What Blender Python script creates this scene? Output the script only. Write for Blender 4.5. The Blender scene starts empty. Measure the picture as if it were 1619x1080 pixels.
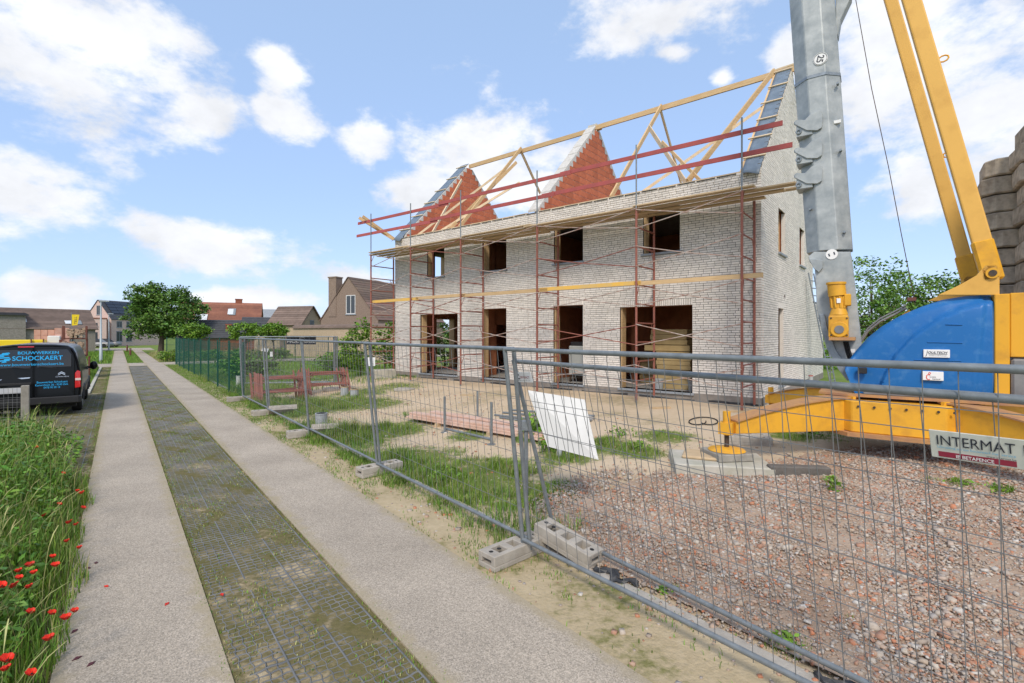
import bpy, bmesh, math, random
import numpy as np
from mathutils import Vector, Matrix

# ------------------------------------------------------------------ camera, world, sun, exposure
S = bpy.context.scene
COL = S.collection
CAMH, F, HX, HY = 2.2, 780.0, 809.5, 528.0          # metres; focal length and horizon of a 1619x1080 frame
cam = bpy.data.objects.new('camera', bpy.data.cameras.new('camera'))
COL.objects.link(cam)
cam.location = (0, 0, CAMH); cam.rotation_euler = (math.radians(90), 0, 0)
cam.data.sensor_width = 36; cam.data.lens = 36 * F / 1619
cam.data.shift_y = -(540 - HY) / 1619
cam.data.clip_start = .05; cam.data.clip_end = 3000
S.camera = cam
S.render.resolution_x, S.render.resolution_y = 1024, 683
S.view_settings.view_transform = 'Standard'; S.view_settings.look = 'None'
S.view_settings.gamma = 1; S.view_settings.exposure = 0.94
S.view_settings.use_curve_mapping = False
SUN_AZ, SUN_EL = math.radians(-172), math.radians(44)   # azimuth from +Y, clockwise seen from above
sun = bpy.data.objects.new('sun', bpy.data.lights.new('sun', 'SUN')); COL.objects.link(sun)
sun.data.energy = 1.5; sun.data.angle = math.radians(14); sun.data.color = (1, .90, .76)
sd = Vector((math.sin(SUN_AZ) * math.cos(SUN_EL), math.cos(SUN_AZ) * math.cos(SUN_EL), math.sin(SUN_EL)))
sun.rotation_euler = sd.to_track_quat('Z', 'Y').to_euler(); sun.location = sd * 50

def make_world():
    w = bpy.data.worlds.new('World'); S.world = w; w.use_nodes = True
    nt = w.node_tree; N, L = nt.nodes, nt.links; N.clear()
    out = N.new('ShaderNodeOutputWorld'); bg = N.new('ShaderNodeBackground')
    sky = N.new('ShaderNodeTexSky'); sky.sky_type = 'NISHITA'; sky.sun_disc = False
    sky.sun_elevation = SUN_EL; sky.sun_rotation = SUN_AZ; sky.air_density = 1.0; sky.dust_density = .6; sky.ozone_density = 2.2
    def math_(op, a, b=None, clamp=False):
        n = N.new('ShaderNodeMath'); n.operation = op; n.use_clamp = clamp
        for i, v in enumerate((a, b)):
            if v is None: continue
            if isinstance(v, (int, float)): n.inputs[i].default_value = v
            else: L.new(v, n.inputs[i])
        return n.outputs[0]
    tc = N.new('ShaderNodeTexCoord'); sep = N.new('ShaderNodeSeparateXYZ'); L.new(tc.outputs['Generated'], sep.inputs[0])
    az = math_('ARCTAN2', sep.outputs[0], sep.outputs[1]); el = math_('ARCSINE', sep.outputs[2])
    # domain-warped noise gives the ragged cloud edges
    def noise(scale, det, rough, src=None, off=(0, 0, 0), stretch=(1, 1, 1.7)):
        mp = N.new('ShaderNodeMapping'); mp.inputs['Scale'].default_value = stretch; mp.inputs['Location'].default_value = off
        L.new(tc.outputs['Generated'], mp.inputs[0])
        n = N.new('ShaderNodeTexNoise'); n.inputs['Scale'].default_value = scale; n.inputs['Detail'].default_value = det; n.inputs['Roughness'].default_value = rough
        L.new(mp.outputs[0], n.inputs['Vector']); return n.outputs['Fac']
    n1 = noise(9, 9, .6); n2 = noise(3.2, 6, .55, off=(3.1, .7, 1.3)); n3 = noise(16, 8, .62, off=(.4, 5, 2))
    # cumulus banks of this sky: azimuth/elevation ellipses in degrees
    banks = [(150, 95, 235, 130), (300, 175, 110, 55), (40, 315, 145, 78), (325, 392, 165, 48), (440, 112, 45, 55), (455, 185, 60, 38), (580, 228, 48, 40),
             (770, 268, 150, 95), (690, 300, 100, 50), (1065, 20, 145, 58), (1065, 82, 55, 22), (1450, 60, 230, 150), (1560, 190, 170, 120), (1445, 300, 80, 70), (1260, 85, 50, 55),
             (70, 462, 95, 34), (420, 474, 140, 22), (570, 445, 70, 30), (1140, 125, 30, 18), (1640, 420, 120, 60)]
    acc = None
    for (x, y, rx, ry) in banks:
        dx = x - HX; a0 = math.atan(dx / F); e0 = math.atan((HY - y) / math.hypot(F, dx))
        ra = max(.01, rx * F / (F * F + dx * dx)); re = max(.01, ry / math.hypot(F, dx))
        u = math_('DIVIDE', math_('SUBTRACT', az, a0), ra); v = math_('DIVIDE', math_('SUBTRACT', el, e0), re)
        r = math_('SQRT', math_('ADD', math_('MULTIPLY', u, u), math_('MULTIPLY', v, v)))
        b = math_('SUBTRACT', 1.0, r)
        acc = b if acc is None else math_('MAXIMUM', acc, b)
    acc = math_('MAXIMUM', acc, -.9)
    # elsewhere the same broken cumulus goes on, from the large noise
    front = math_('MULTIPLY', math_('GREATER_THAN', math_('COSINE', az), .25), math_('LESS_THAN', el, 1.0))
    gen = math_('MULTIPLY', math_('SUBTRACT', n2, .465), 5.0)
    gen = math_('SUBTRACT', gen, math_('MULTIPLY', front, 3.0))
    acc = math_('MAXIMUM', acc, gen)
    d = math_('ADD', acc, math_('MULTIPLY', math_('SUBTRACT', n1, .5), 2.6))
    d = math_('ADD', d, math_('MULTIPLY', math_('SUBTRACT', n3, .5), 1.1))
    mr = N.new('ShaderNodeMapRange'); mr.interpolation_type = 'SMOOTHSTEP'
    mr.inputs[1].default_value = -.14; mr.inputs[2].default_value = .62; L.new(d, mr.inputs[0])
    shade = N.new('ShaderNodeMapRange'); L.new(noise(6, 7, .6, off=(1, 2, 8)), shade.inputs[0])
    shade.inputs[1].default_value = .3; shade.inputs[2].default_value = .7; shade.inputs[3].default_value = .44; shade.inputs[4].default_value = .60
    cl = N.new('ShaderNodeCombineColor'); L.new(math_('MULTIPLY', shade.outputs[0], .975), cl.inputs[0]); L.new(math_('MULTIPLY', shade.outputs[0], .99), cl.inputs[1]); L.new(math_('MULTIPLY', shade.outputs[0], 1.03), cl.inputs[2])
    st = N.new('ShaderNodeVectorMath'); st.operation = 'MULTIPLY'; st.inputs[1].default_value = (.135, .125, .148); L.new(sky.outputs[0], st.inputs[0])
    hz = N.new('ShaderNodeMix'); hz.data_type = 'RGBA'; hz.inputs['B'].default_value = (.232, .330, .468, 1)
    hz.inputs['Factor'].default_value = .72; L.new(st.outputs[0], hz.inputs['A'])
    mx = N.new('ShaderNodeMix'); mx.data_type = 'RGBA'
    L.new(math_('MULTIPLY', mr.outputs[0], .96), mx.inputs['Factor']); L.new(hz.outputs['Result'], mx.inputs['A']); L.new(cl.outputs[0], mx.inputs['B'])
    L.new(mx.outputs['Result'], bg.inputs[0]); bg.inputs[1].default_value = 1.0
    L.new(bg.outputs[0], out.inputs[0])
make_world()
rng = np.random.default_rng(7); random.seed(7)

# ------------------------------------------------------------------ materials
MATS = {}
def M(name, c1, c2=None, scale=6, rough=.7, metal=0, bump=0, bscale=60, rnd=0, src='island', detail=6, coat=0, spec=.4, hue=0, fac=(.35, .65), trans=0, alpha=1, stretch=None, big=0):
    m = bpy.data.materials.new(name); m.use_nodes = True
    nt = m.node_tree; N, L = nt.nodes, nt.links
    p = N['Principled BSDF']
    p.inputs['Roughness'].default_value = rough; p.inputs['Metallic'].default_value = metal
    p.inputs['Specular IOR Level'].default_value = spec
    p.inputs['Coat Weight'].default_value = coat; p.inputs['Coat Roughness'].default_value = .08
    p.inputs['Transmission Weight'].default_value = trans; p.inputs['Alpha'].default_value = alpha
    tc = N.new('ShaderNodeTexCoord'); vec = tc.outputs['Object']
    if stretch:
        mp = N.new('ShaderNodeMapping'); mp.inputs['Scale'].default_value = stretch; L.new(vec, mp.inputs[0]); vec = mp.outputs[0]
    col = None
    if c2 is not None:
        n = N.new('ShaderNodeTexNoise'); n.inputs['Scale'].default_value = scale; n.inputs['Detail'].default_value = detail; n.inputs['Roughness'].default_value = .6
        L.new(vec, n.inputs['Vector'])
        r = N.new('ShaderNodeMapRange'); r.inputs[1].default_value, r.inputs[2].default_value = fac; L.new(n.outputs['Fac'], r.inputs[0])
        mx = N.new('ShaderNodeMix'); mx.data_type = 'RGBA'; mx.inputs['A'].default_value = (*c1, 1); mx.inputs['B'].default_value = (*c2, 1)
        L.new(r.outputs[0], mx.inputs['Factor']); col = mx.outputs['Result']
    if big and col:
        n = N.new('ShaderNodeTexNoise'); n.inputs['Scale'].default_value = .55; n.inputs['Detail'].default_value = 7; L.new(tc.outputs['Object'], n.inputs['Vector'])
        r = N.new('ShaderNodeMapRange'); r.inputs[1].default_value = .3; r.inputs[2].default_value = .7; r.inputs[3].default_value = 1 - big; r.inputs[4].default_value = 1 + big * .6; L.new(n.outputs['Fac'], r.inputs[0])
        vm = N.new('ShaderNodeVectorMath'); vm.operation = 'SCALE'; L.new(col, vm.inputs[0]); L.new(r.outputs[0], vm.inputs['Scale']); col = vm.outputs[0]
    if rnd or hue:
        h = N.new('ShaderNodeHueSaturation')
        if col: L.new(col, h.inputs['Color'])
        else: h.inputs['Color'].default_value = (*c1, 1)
        if src == 'island': rv = N.new('ShaderNodeNewGeometry').outputs['Random Per Island']
        else: rv = N.new('ShaderNodeObjectInfo').outputs['Random']
        a = N.new('ShaderNodeMapRange'); L.new(rv, a.inputs[0]); a.inputs[3].default_value = 1 - rnd; a.inputs[4].default_value = 1 + rnd; L.new(a.outputs[0], h.inputs['Value'])
        if hue:
            wn = N.new('ShaderNodeTexWhiteNoise'); wn.noise_dimensions = '1D'; L.new(rv, wn.inputs['W'])
            b = N.new('ShaderNodeMapRange'); L.new(wn.outputs['Value'], b.inputs[0]); b.inputs[3].default_value = .5 - hue; b.inputs[4].default_value = .5 + hue; L.new(b.outputs[0], h.inputs['Hue'])
        col = h.outputs[0]
    if col: L.new(col, p.inputs['Base Color'])
    else: p.inputs['Base Color'].default_value = (*c1, 1)
    if bump:
        n = N.new('ShaderNodeTexNoise'); n.inputs['Scale'].default_value = bscale; n.inputs['Detail'].default_value = 5
        L.new(vec, n.inputs['Vector'])
        b = N.new('ShaderNodeBump'); b.inputs['Strength'].default_value = bump; b.inputs['Distance'].default_value = .02
        L.new(n.outputs['Fac'], b.inputs['Height']); L.new(b.outputs[0], p.inputs['Normal'])
    MATS[name] = m
    return m
def ramp_stone(name, cols, rough=.85):
    m = bpy.data.materials.new(name); m.use_nodes = True; N, L = m.node_tree.nodes, m.node_tree.links
    g = N.new('ShaderNodeNewGeometry'); r = N.new('ShaderNodeValToRGB'); r.color_ramp.interpolation = 'CONSTANT'
    e = r.color_ramp.elements; e[0].position = 0; e[0].color = (*cols[0], 1); e[1].position = 1 / len(cols); e[1].color = (*cols[1], 1)
    for i in range(2, len(cols)):
        k = e.new(i / len(cols)); k.color = (*cols[i], 1)
    L.new(g.outputs['Random Per Island'], r.inputs[0])
    n = N.new('ShaderNodeTexNoise'); n.inputs['Scale'].default_value = 45; tc = N.new('ShaderNodeTexCoord'); L.new(tc.outputs['Object'], n.inputs['Vector'])
    mx = N.new('ShaderNodeMix'); mx.data_type = 'RGBA'; mx.inputs['B'].default_value = (.36, .29, .22, 1); L.new(r.outputs[0], mx.inputs['A'])
    a = N.new('ShaderNodeMapRange'); a.inputs[1].default_value = .45; a.inputs[2].default_value = .75; a.inputs[4].default_value = .8; L.new(n.outputs[0], a.inputs[0]); L.new(a.outputs[0], mx.inputs['Factor'])
    L.new(mx.outputs['Result'], N['Principled BSDF'].inputs['Base Color']); N['Principled BSDF'].inputs['Roughness'].default_value = rough
    MATS[name] = m; return m

M('brick_white', (.79, .75, .70), (.69, .65, .605), 30, .9, bump=.3, bscale=90, rnd=.10, src='island', big=.12)
M('brick_piece', (.79, .75, .70), (.69, .65, .605), 30, .9, bump=.3, bscale=90, rnd=.09, src='object')
M('mortar', (.075, .066, .058), (.13, .115, .10), 12, .95)
M('plinth', (.30, .27, .24), (.22, .20, .18), 5, .9, bump=.3)
M('clay', (.56, .175, .085), (.45, .12, .06), 6, .9, bump=.2, rnd=.14, src='object')
M('clay_wall', (.56, .22, .11), (.42, .15, .075), 3, .9, bump=.2)
M('cut_block', (.62, .60, .57), (.50, .48, .45), 8, .9)
M('slab', (.36, .35, .33), (.28, .27, .26), 3, .9)
M('timber', (.66, .47, .26), (.54, .36, .18), 3, .75, rnd=.12, src='object', stretch=(1, 1, 12))
M('timber_pale', (.72, .58, .40), (.62, .47, .30), 4, .75, rnd=.12, src='object')
M('board', (.56, .42, .26), (.42, .31, .19), 5, .8, rnd=.14, src='object', stretch=(.6, 8, 8))
M('membrane', (.17, .22, .28), (.12, .16, .21), 4, .45)
M('scaffold', (.30, .105, .075), (.22, .085, .065), 9, .65, rnd=.1, src='object')
M('scaffold_bare', (.52, .47, .42), (.36, .20, .15), 5, .55, metal=.3)
M('rail_red', (.46, .10, .095), (.36, .09, .085), 4, .7, rnd=.1, src='object')
M('plank_yellow', (.80, .46, .06), (.62, .42, .16), 2, .7, rnd=.06, src='object')
M('galv', (.25, .275, .29), (.18, .20, .215), 12, .5, metal=.35, bump=.05)
M('galv_dark', (.30, .34, .38), (.22, .25, .28), 14, .45, metal=.5)
M('galv_mast', (.47, .495, .50), (.30, .33, .345), 4.5, .5, metal=.25, bump=.06, bscale=25, fac=(.3, .62), detail=9)
M('wire', (.20, .205, .21), rough=.55, metal=.25)
M('crane_yellow', (.76, .39, .03), (.46, .22, .04), 3.5, .5, bump=.06, bscale=15, fac=(.5, .85), detail=11, big=.10)
M('crane_yellow_pale', (.74, .42, .09), (.58, .31, .06), 3, .52, fac=(.5, .85), detail=11, big=.08)
M('crane_rust', (.36, .19, .11), (.50, .27, .10), 5, .85, bump=.2)
M('blue_cover', (.014, .145, .43), (.09, .25, .50), 7, .42, bump=.04, bscale=20, fac=(.52, .9), detail=12, big=.10)
M('steel_grey', (.27, .27, .27), (.20, .20, .21), 4, .5, metal=.4)
M('dark_steel', (.06, .055, .05), (.14, .08, .05), 10, .6, metal=.5)
M('concrete', (.44, .405, .355), (.34, .31, .27), 7, .92, bump=.3, rnd=.06, src='object')
M('concrete_old', (.58, .49, .385), (.30, .25, .195), 5, .92, bump=.4, rnd=.13, src='object', fac=(.38, .62))
M('concrete_dark', (.155, .14, .125), (.105, .095, .085), 8, .9, bump=.3)
M('concrete_pale', (.50, .47, .41), (.38, .37, .30), 4, .9, bump=.2)
M('stone_sill', (.30, .33, .37), (.24, .27, .30), 9, .6)
M('white_sheet', (.78, .78, .77), (.70, .70, .69), 3, .5)
M('sticker', (.82, .82, .82), rough=.35)
M('sign_white', (.66, .67, .62), (.54, .55, .48), 5, .5)
M('ink', (.03, .035, .05), rough=.5)
M('ink_blue', (.10, .42, .66), rough=.5)
M('ink_red', (.34, .02, .06), (.28, .04, .06), 6, .5)
M('van_blue', (.02, .42, .85), rough=.4)
M('orange_red', (.70, .06, .03), rough=.5)
M('van_paint', (.004, .0045, .006), rough=.28, coat=.22, spec=.22)
M('van_glass', (.012, .013, .015), rough=.06, spec=.5, coat=.4)
M('plastic_black', (.022, .022, .024), rough=.5)
M('chrome', (.65, .65, .66), rough=.22, metal=1)
M('lamp_red', (.55, .008, .012), rough=.15, coat=1)
M('lamp_white', (.75, .60, .58), rough=.15, coat=1)
M('plate', (.55, .55, .56), (.48, .50, .55), 3, .4)
M('rubber', (.018, .018, .018), rough=.8)
M('pipe_grey', (.40, .42, .44), (.33, .35, .36), 5, .5)
M('pink_plank', (.66, .48, .40), (.56, .36, .27), 4, .7, rnd=.1, src='object')
M('insulation', (.44, .33, .16), (.36, .26, .12), 3, .8, rnd=.1, src='object')
M('cabinet', (.42, .44, .42), rough=.5)
M('black_foil', (.03, .032, .036), (.06, .06, .065), 12, .45)
M('wood_post', (.33, .31, .27), (.25, .23, .20), 7, .9, bump=.3)
M('green_mesh', (.012, .075, .055), rough=.5)
M('lawn', (.13, .20, .035), (.20, .24, .06), 1.2, .95, bump=.5, bscale=40)
M('blade', (.085, .185, .016), (.16, .27, .028), 1.5, .6, rnd=.45, hue=.025)
M('blade_dry', (.36, .35, .15), (.32, .31, .11), 2, .7, rnd=.3, hue=.02)
M('leaf_tree', (.075, .165, .024), (.12, .225, .035), .5, .5, rnd=.5, hue=.02)
M('leaf_light', (.15, .27, .02), (.11, .23, .02), .8, .5, rnd=.4, hue=.015)
M('leaf_acacia', (.10, .20, .03), (.15, .27, .045), .5, .5, rnd=.45, hue=.02)
M('leaf_hedge', (.075, .18, .018), (.13, .27, .026), .8, .5, rnd=.5, hue=.02)
M('bark', (.13, .10, .075), (.08, .06, .045), 8, .95, bump=.4)
M('poppy', (.62, .025, .008), rough=.6, rnd=.25, src='object')
M('poppy_core', (.01, .008, .012), rough=.7)
M('stem', (.12, .20, .04), rough=.7)
M('roof_brown', (.20, .145, .12), (.15, .11, .09), 2, .85, rnd=.2)
M('roof_red', (.31, .135, .085), (.235, .10, .07), 1.2, .85, rnd=.22)
M('roof_mixed', (.20, .13, .10), (.15, .11, .095), 2, .85, rnd=.35, hue=.02)
M('roof_slate', (.05, .053, .06), (.07, .072, .08), 3, .6)
M('roof_grey', (.33, .36, .38), (.28, .30, .33), 3, .6)
M('solar', (.015, .018, .03), rough=.2, coat=.5)
M('zinc', (.42, .46, .49), rough=.5, metal=.4)
M('skylight', (.65, .68, .70), rough=.15)
M('brick_grey', (.30, .275, .25), (.21, .19, .17), 9, .9, bump=.3)
M('brick_pink', (.66, .51, .46), (.53, .39, .345), 8, .9, bump=.2)
M('brick_brown', (.30, .225, .18), (.21, .155, .12), 9, .9, bump=.3)
M('brick_yellow', (.50, .40, .285), (.41, .32, .22), 9, .9, bump=.2)
M('brick_redwall', (.30, .10, .06), (.22, .08, .05), 8, .9)
M('window_dark', (.05, .06, .07), rough=.1, spec=.6)
M('window_frame', (.22, .25, .27), rough=.5)
M('frame_white', (.70, .70, .70), rough=.5)
M('lamp_post', (.45, .50, .53), rough=.5, metal=.3)
M('pallet_pink', (.48, .22, .155), (.58, .36, .29), 2, .5, rnd=.1, src='object')
M('yellow_flat', (.85, .62, .02), rough=.5)
M('logs', (.30, .20, .14), (.48, .36, .26), 22, .9, rnd=.3)
M('rust_rack', (.16, .06, .045), rough=.8)
M('soil', (.30, .245, .17), (.20, .165, .11), 5, .95, bump=.5, bscale=30)
M('petal_dry', (.10, .03, .04), rough=.8)
ramp_stone('rubble', [(.48, .41, .34), (.42, .22, .145), (.38, .32, .27), (.52, .46, .39), (.36, .18, .115), (.33, .28, .25), (.47, .37, .30), (.42, .37, .32), (.47, .30, .21), (.55, .52, .48), (.34, .28, .23), (.44, .35, .27), (.50, .20, .105), (.36, .33, .31), (.45, .33, .25)])

def aggregate_mat():
    m = bpy.data.materials.new('exposed_aggregate'); m.use_nodes = True; N, L = m.node_tree.nodes, m.node_tree.links
    p = N['Principled BSDF']; p.inputs['Roughness'].default_value = .9; p.inputs['Specular IOR Level'].default_value = .25
    tc = N.new('ShaderNodeTexCoord'); v = N.new('ShaderNodeTexVoronoi'); v.inputs['Scale'].default_value = 125; L.new(tc.outputs['Object'], v.inputs['Vector'])
    r = N.new('ShaderNodeValToRGB'); e = r.color_ramp.elements
    e[0].position = 0; e[0].color = (.25, .22, .18, 1); e[1].position = .92; e[1].color = (.53, .455, .37, 1)
    k = e.new(.3); k.color = (.365, .315, .255, 1); k = e.new(.6); k.color = (.40, .345, .28, 1)
    sc = N.new('ShaderNodeSeparateColor'); L.new(v.outputs['Color'], sc.inputs[0]); L.new(sc.outputs[0], r.inputs[0])
    n = N.new('ShaderNodeTexNoise'); n.inputs['Scale'].default_value = .9; n.inputs['Detail'].default_value = 8; L.new(tc.outputs['Object'], n.inputs['Vector'])
    a = N.new('ShaderNodeMapRange'); a.inputs[1].default_value = .3; a.inputs[2].default_value = .7; a.inputs[3].default_value = .84; a.inputs[4].default_value = 1.1; L.new(n.outputs[0], a.inputs[0])
    mu = N.new('ShaderNodeVectorMath'); mu.operation = 'SCALE'; L.new(r.outputs[0], mu.inputs[0]); L.new(a.outputs[0], mu.inputs['Scale'])
    # sand and moss trodden in from the strip edges, faint tyre films along the strip
    def dot(v): d_ = N.new('ShaderNodeVectorMath'); d_.operation = 'DOT_PRODUCT'; d_.inputs[1].default_value = v; L.new(tc.outputs['Object'], d_.inputs[0]); return d_.outputs['Value']
    def mt(op, a, b_=None, c=None):
        q = N.new('ShaderNodeMath'); q.operation = op
        for i_, v_ in enumerate((a, b_, c)):
            if v_ is None: continue
            if isinstance(v_, (int, float)): q.inputs[i_].default_value = v_
            else: L.new(v_, q.inputs[i_])
        return q.outputs[0]
    oo = dot((.7811, .6244, 0)); dist = None
    for e_ in (-.33, .57, 1.57, 2.61):
        q = mt('ABSOLUTE', mt('SUBTRACT', oo, e_)); dist = q if dist is None else mt('MINIMUM', dist, q)
    n2 = N.new('ShaderNodeTexNoise'); n2.inputs['Scale'].default_value = 5; n2.inputs['Detail'].default_value = 10; n2.inputs['Roughness'].default_value = .7; L.new(tc.outputs['Object'], n2.inputs['Vector'])
    dm = N.new('ShaderNodeMapRange'); dm.interpolation_type = 'SMOOTHSTEP'; dm.inputs[1].default_value = .12; dm.inputs[2].default_value = -.05; L.new(mt('SUBTRACT', dist, mt('MULTIPLY', mt('SUBTRACT', n2.outputs['Fac'], .42), .5)), dm.inputs[0])
    m3 = N.new('ShaderNodeMix'); m3.data_type = 'RGBA'; m3.inputs['B'].default_value = (.36, .30, .20, 1); L.new(mt('MULTIPLY', dm.outputs[0], .75), m3.inputs['Factor']); L.new(mu.outputs[0], m3.inputs['A'])
    L.new(m3.outputs['Result'], p.inputs['Base Color'])
    b = N.new('ShaderNodeBump'); b.inputs['Strength'].default_value = .3; b.inputs['Distance'].default_value = .004; L.new(v.outputs['Distance'], b.inputs['Height']); b.invert = True; L.new(b.outputs[0], p.inputs['Normal'])
    MATS['aggregate'] = m
aggregate_mat()
def site_mat(name, stops, s1=.55, s2=9, bump=.6):
    # bare sand, trodden earth and moss in patches
    m = bpy.data.materials.new(name); m.use_nodes = True; N, L = m.node_tree.nodes, m.node_tree.links
    p = N['Principled BSDF']; p.inputs['Roughness'].default_value = .95; p.inputs['Specular IOR Level'].default_value = .15
    tc = N.new('ShaderNodeTexCoord')
    def ns(s, d=8, rg=.6):
        n = N.new('ShaderNodeTexNoise'); n.inputs['Scale'].default_value = s; n.inputs['Detail'].default_value = d; n.inputs['Roughness'].default_value = rg; L.new(tc.outputs['Object'], n.inputs['Vector']); return n.outputs['Fac']
    a, b = ns(s1), ns(s2)
    ad = N.new('ShaderNodeMath'); ad.operation = 'MULTIPLY_ADD'; L.new(b, ad.inputs[0]); ad.inputs[1].default_value = .45; L.new(a, ad.inputs[2])
    r = N.new('ShaderNodeValToRGB'); e = r.color_ramp.elements
    while len(e) < len(stops): e.new(.5)
    for el, (pos, c) in zip(e, stops): el.position = pos; el.color = (*c, 1)
    mr = N.new('ShaderNodeMapRange'); mr.inputs[1].default_value = .35; mr.inputs[2].default_value = 1.1; L.new(ad.outputs[0], mr.inputs[0]); L.new(mr.outputs[0], r.inputs[0])
    if name == 'sand':
        at_ = N.new('ShaderNodeAttribute'); at_.attribute_name = 'turf'
        m1 = N.new('ShaderNodeMath'); m1.operation = 'MULTIPLY_ADD'; L.new(ns(5, 9, .7), m1.inputs[0]); m1.inputs[1].default_value = 1.6; L.new(at_.outputs['Fac'], m1.inputs[2])
        m2 = N.new('ShaderNodeMapRange'); m2.interpolation_type = 'SMOOTHSTEP'; m2.inputs[1].default_value = 1.0; m2.inputs[2].default_value = 1.5; L.new(m1.outputs[0], m2.inputs[0])
        m3 = N.new('ShaderNodeMix'); m3.data_type = 'RGBA'; m3.inputs['B'].default_value = (.15, .185, .05, 1); L.new(m2.outputs[0], m3.inputs['Factor']); L.new(r.outputs[0], m3.inputs['A']); L.new(m3.outputs['Result'], p.inputs['Base Color'])
    else: L.new(r.outputs[0], p.inputs['Base Color'])
    bu = N.new('ShaderNodeBump'); bu.inputs['Strength'].default_value = bump; bu.inputs['Distance'].default_value = .03; L.new(ns(26, 8), bu.inputs['Height']); L.new(bu.outputs[0], p.inputs['Normal'])
    MATS[name] = m
site_mat('sand', [(0, (.25, .22, .11)), (.26, (.38, .31, .20)), (.42, (.53, .42, .29)), (.7, (.58, .465, .335)), (1, (.46, .33, .22))])
SITE_TURF = True
site_mat('verge_soil', [(0, (.12, .14, .035)), (.30, (.20, .19, .075)), (.46, (.42, .34, .215)), (.75, (.52, .425, .285)), (1, (.42, .335, .21))], .9, 12)
site_mat('grid_soil', [(0, (.085, .09, .025)), (.40, (.12, .11, .038)), (.58, (.165, .14, .068)), (.68, (.31, .25, .155)), (.78, (.47, .385, .255)), (1, (.50, .41, .28))], .8, 11)
site_mat('rubble_soil', [(0, (.32, .20, .13)), (.4, (.40, .29, .21)), (.7, (.44, .34, .26)), (1, (.34, .24, .18))], .9, 30, .9)
site_mat('meadow', [(0, (.07, .13, .02)), (.35, (.12, .19, .035)), (.6, (.17, .22, .05)), (1, (.26, .26, .09))], .25, 4)

# ------------------------------------------------------------------ mesh builders
class MB:
    def __init__(s): s.v = []; s.f = []
    def add(s, vs, fs):
        o = len(s.v); s.v += [tuple(v) for v in vs]; s.f += [tuple(i + o for i in f) for f in fs]; return s
    def bx(s, x0, x1, y0, y1, z0, z1):
        return s.add([(x0,y0,z0),(x1,y0,z0),(x1,y1,z0),(x0,y1,z0),(x0,y0,z1),(x1,y0,z1),(x1,y1,z1),(x0,y1,z1)],
                     [(3,2,1,0),(4,5,6,7),(0,1,5,4),(1,2,6,5),(2,3,7,6),(3,0,4,7)])
    def bar(s, p, q, w, h, up=(0, 0, 1)):
        p, q = Vector(p), Vector(q); d = (q - p).normalized(); up = Vector(up)
        sd_ = d.cross(up)
        if sd_.length < 1e-4: sd_ = d.cross(Vector((0, 1, 0)))
        sd_.normalize(); u = sd_.cross(d).normalized()
        vs = [c + sd_ * a * w / 2 + u * b * h / 2 for c in (p, q) for a, b in ((-1,-1),(1,-1),(1,1),(-1,1))]
        return s.add(vs, [(0,1,2,3),(7,6,5,4),(0,4,5,1),(1,5,6,2),(2,6,7,3),(3,7,4,0)])
    def tube(s, pts, r, n=8, caps=True):
        pts = [Vector(p) for p in pts]; rs = r if isinstance(r, (list, tuple)) else [r] * len(pts)
        vs = []; ref = None
        for i, p in enumerate(pts):
            d = (pts[min(i + 1, len(pts) - 1)] - pts[max(i - 1, 0)]).normalized()
            if ref is None:
                ref = d.orthogonal().normalized()
            ref = (ref - d * ref.dot(d)).normalized(); b = d.cross(ref)
            vs += [p + (ref * math.cos(a) + b * math.sin(a)) * rs[i] for a in (2 * math.pi * k / n for k in range(n))]
        fs = [(i*n+k, i*n+(k+1) % n, (i+1)*n+(k+1) % n, (i+1)*n+k) for i in range(len(pts) - 1) for k in range(n)]
        if caps: fs += [tuple(range(n - 1, -1, -1)), tuple(range((len(pts) - 1) * n, len(pts) * n))]
        return s.add(vs, fs)
    def prism(s, poly, d0, d1, axis='y'):
        # polygon in the plane across axis, extruded d0..d1
        def m(a, b, d): return {'y': (a, d, b), 'x': (d, a, b), 'z': (a, b, d)}[axis]
        n = len(poly); vs = [m(a, b, d0) for a, b in poly] + [m(a, b, d1) for a, b in poly]
        return s.add(vs, [tuple(range(n)), tuple(range(2 * n - 1, n - 1, -1))] + [(i, i + n, (i + 1) % n + n, (i + 1) % n) for i in range(n)])
    def loft(s, secs, cap=True):
        n = len(secs[0]); vs = [p for sec in secs for p in sec]
        fs = [(i*n+k, i*n+(k+1) % n, (i+1)*n+(k+1) % n, (i+1)*n+k) for i in range(len(secs) - 1) for k in range(n)]
        if cap: fs += [tuple(range(n - 1, -1, -1)), tuple(range((len(secs) - 1) * n, len(secs) * n))]
        return s.add(vs, fs)
    def sphere(s, c, r, n=10, m=6, sq=(1, 1, 1)):
        vs = []; c = Vector(c)
        for j in range(m + 1):
            t = math.pi * j / m
            for k in range(n):
                a = 2 * math.pi * k / n
                vs.append(c + Vector((r*sq[0]*math.sin(t)*math.cos(a), r*sq[1]*math.sin(t)*math.sin(a), r*sq[2]*math.cos(t))))
        return s.add(vs, [(j*n+k, (j+1)*n+k, (j+1)*n+(k+1) % n, j*n+(k+1) % n) for j in range(m) for k in range(n)])
    def mesh(s, name, smooth=False, bevel=0, seg=1):
        me = bpy.data.meshes.new(name); me.from_pydata(s.v, [], s.f)
        bm = bmesh.new(); bm.from_mesh(me)
        bmesh.ops.recalc_face_normals(bm, faces=bm.faces)
        if bevel:
            ed = [e for e in bm.edges if len(e.link_faces) == 2 and e.calc_face_angle(0) > .45]
            bmesh.ops.bevel(bm, geom=ed, offset=bevel, segments=seg, affect='EDGES', profile=.6, clamp_overlap=True)
        bm.to_mesh(me); bm.free()
        if smooth:
            for p in me.polygons: p.use_smooth = True
            me.set_sharp_from_angle(angle=math.radians(38))
        return me

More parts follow.
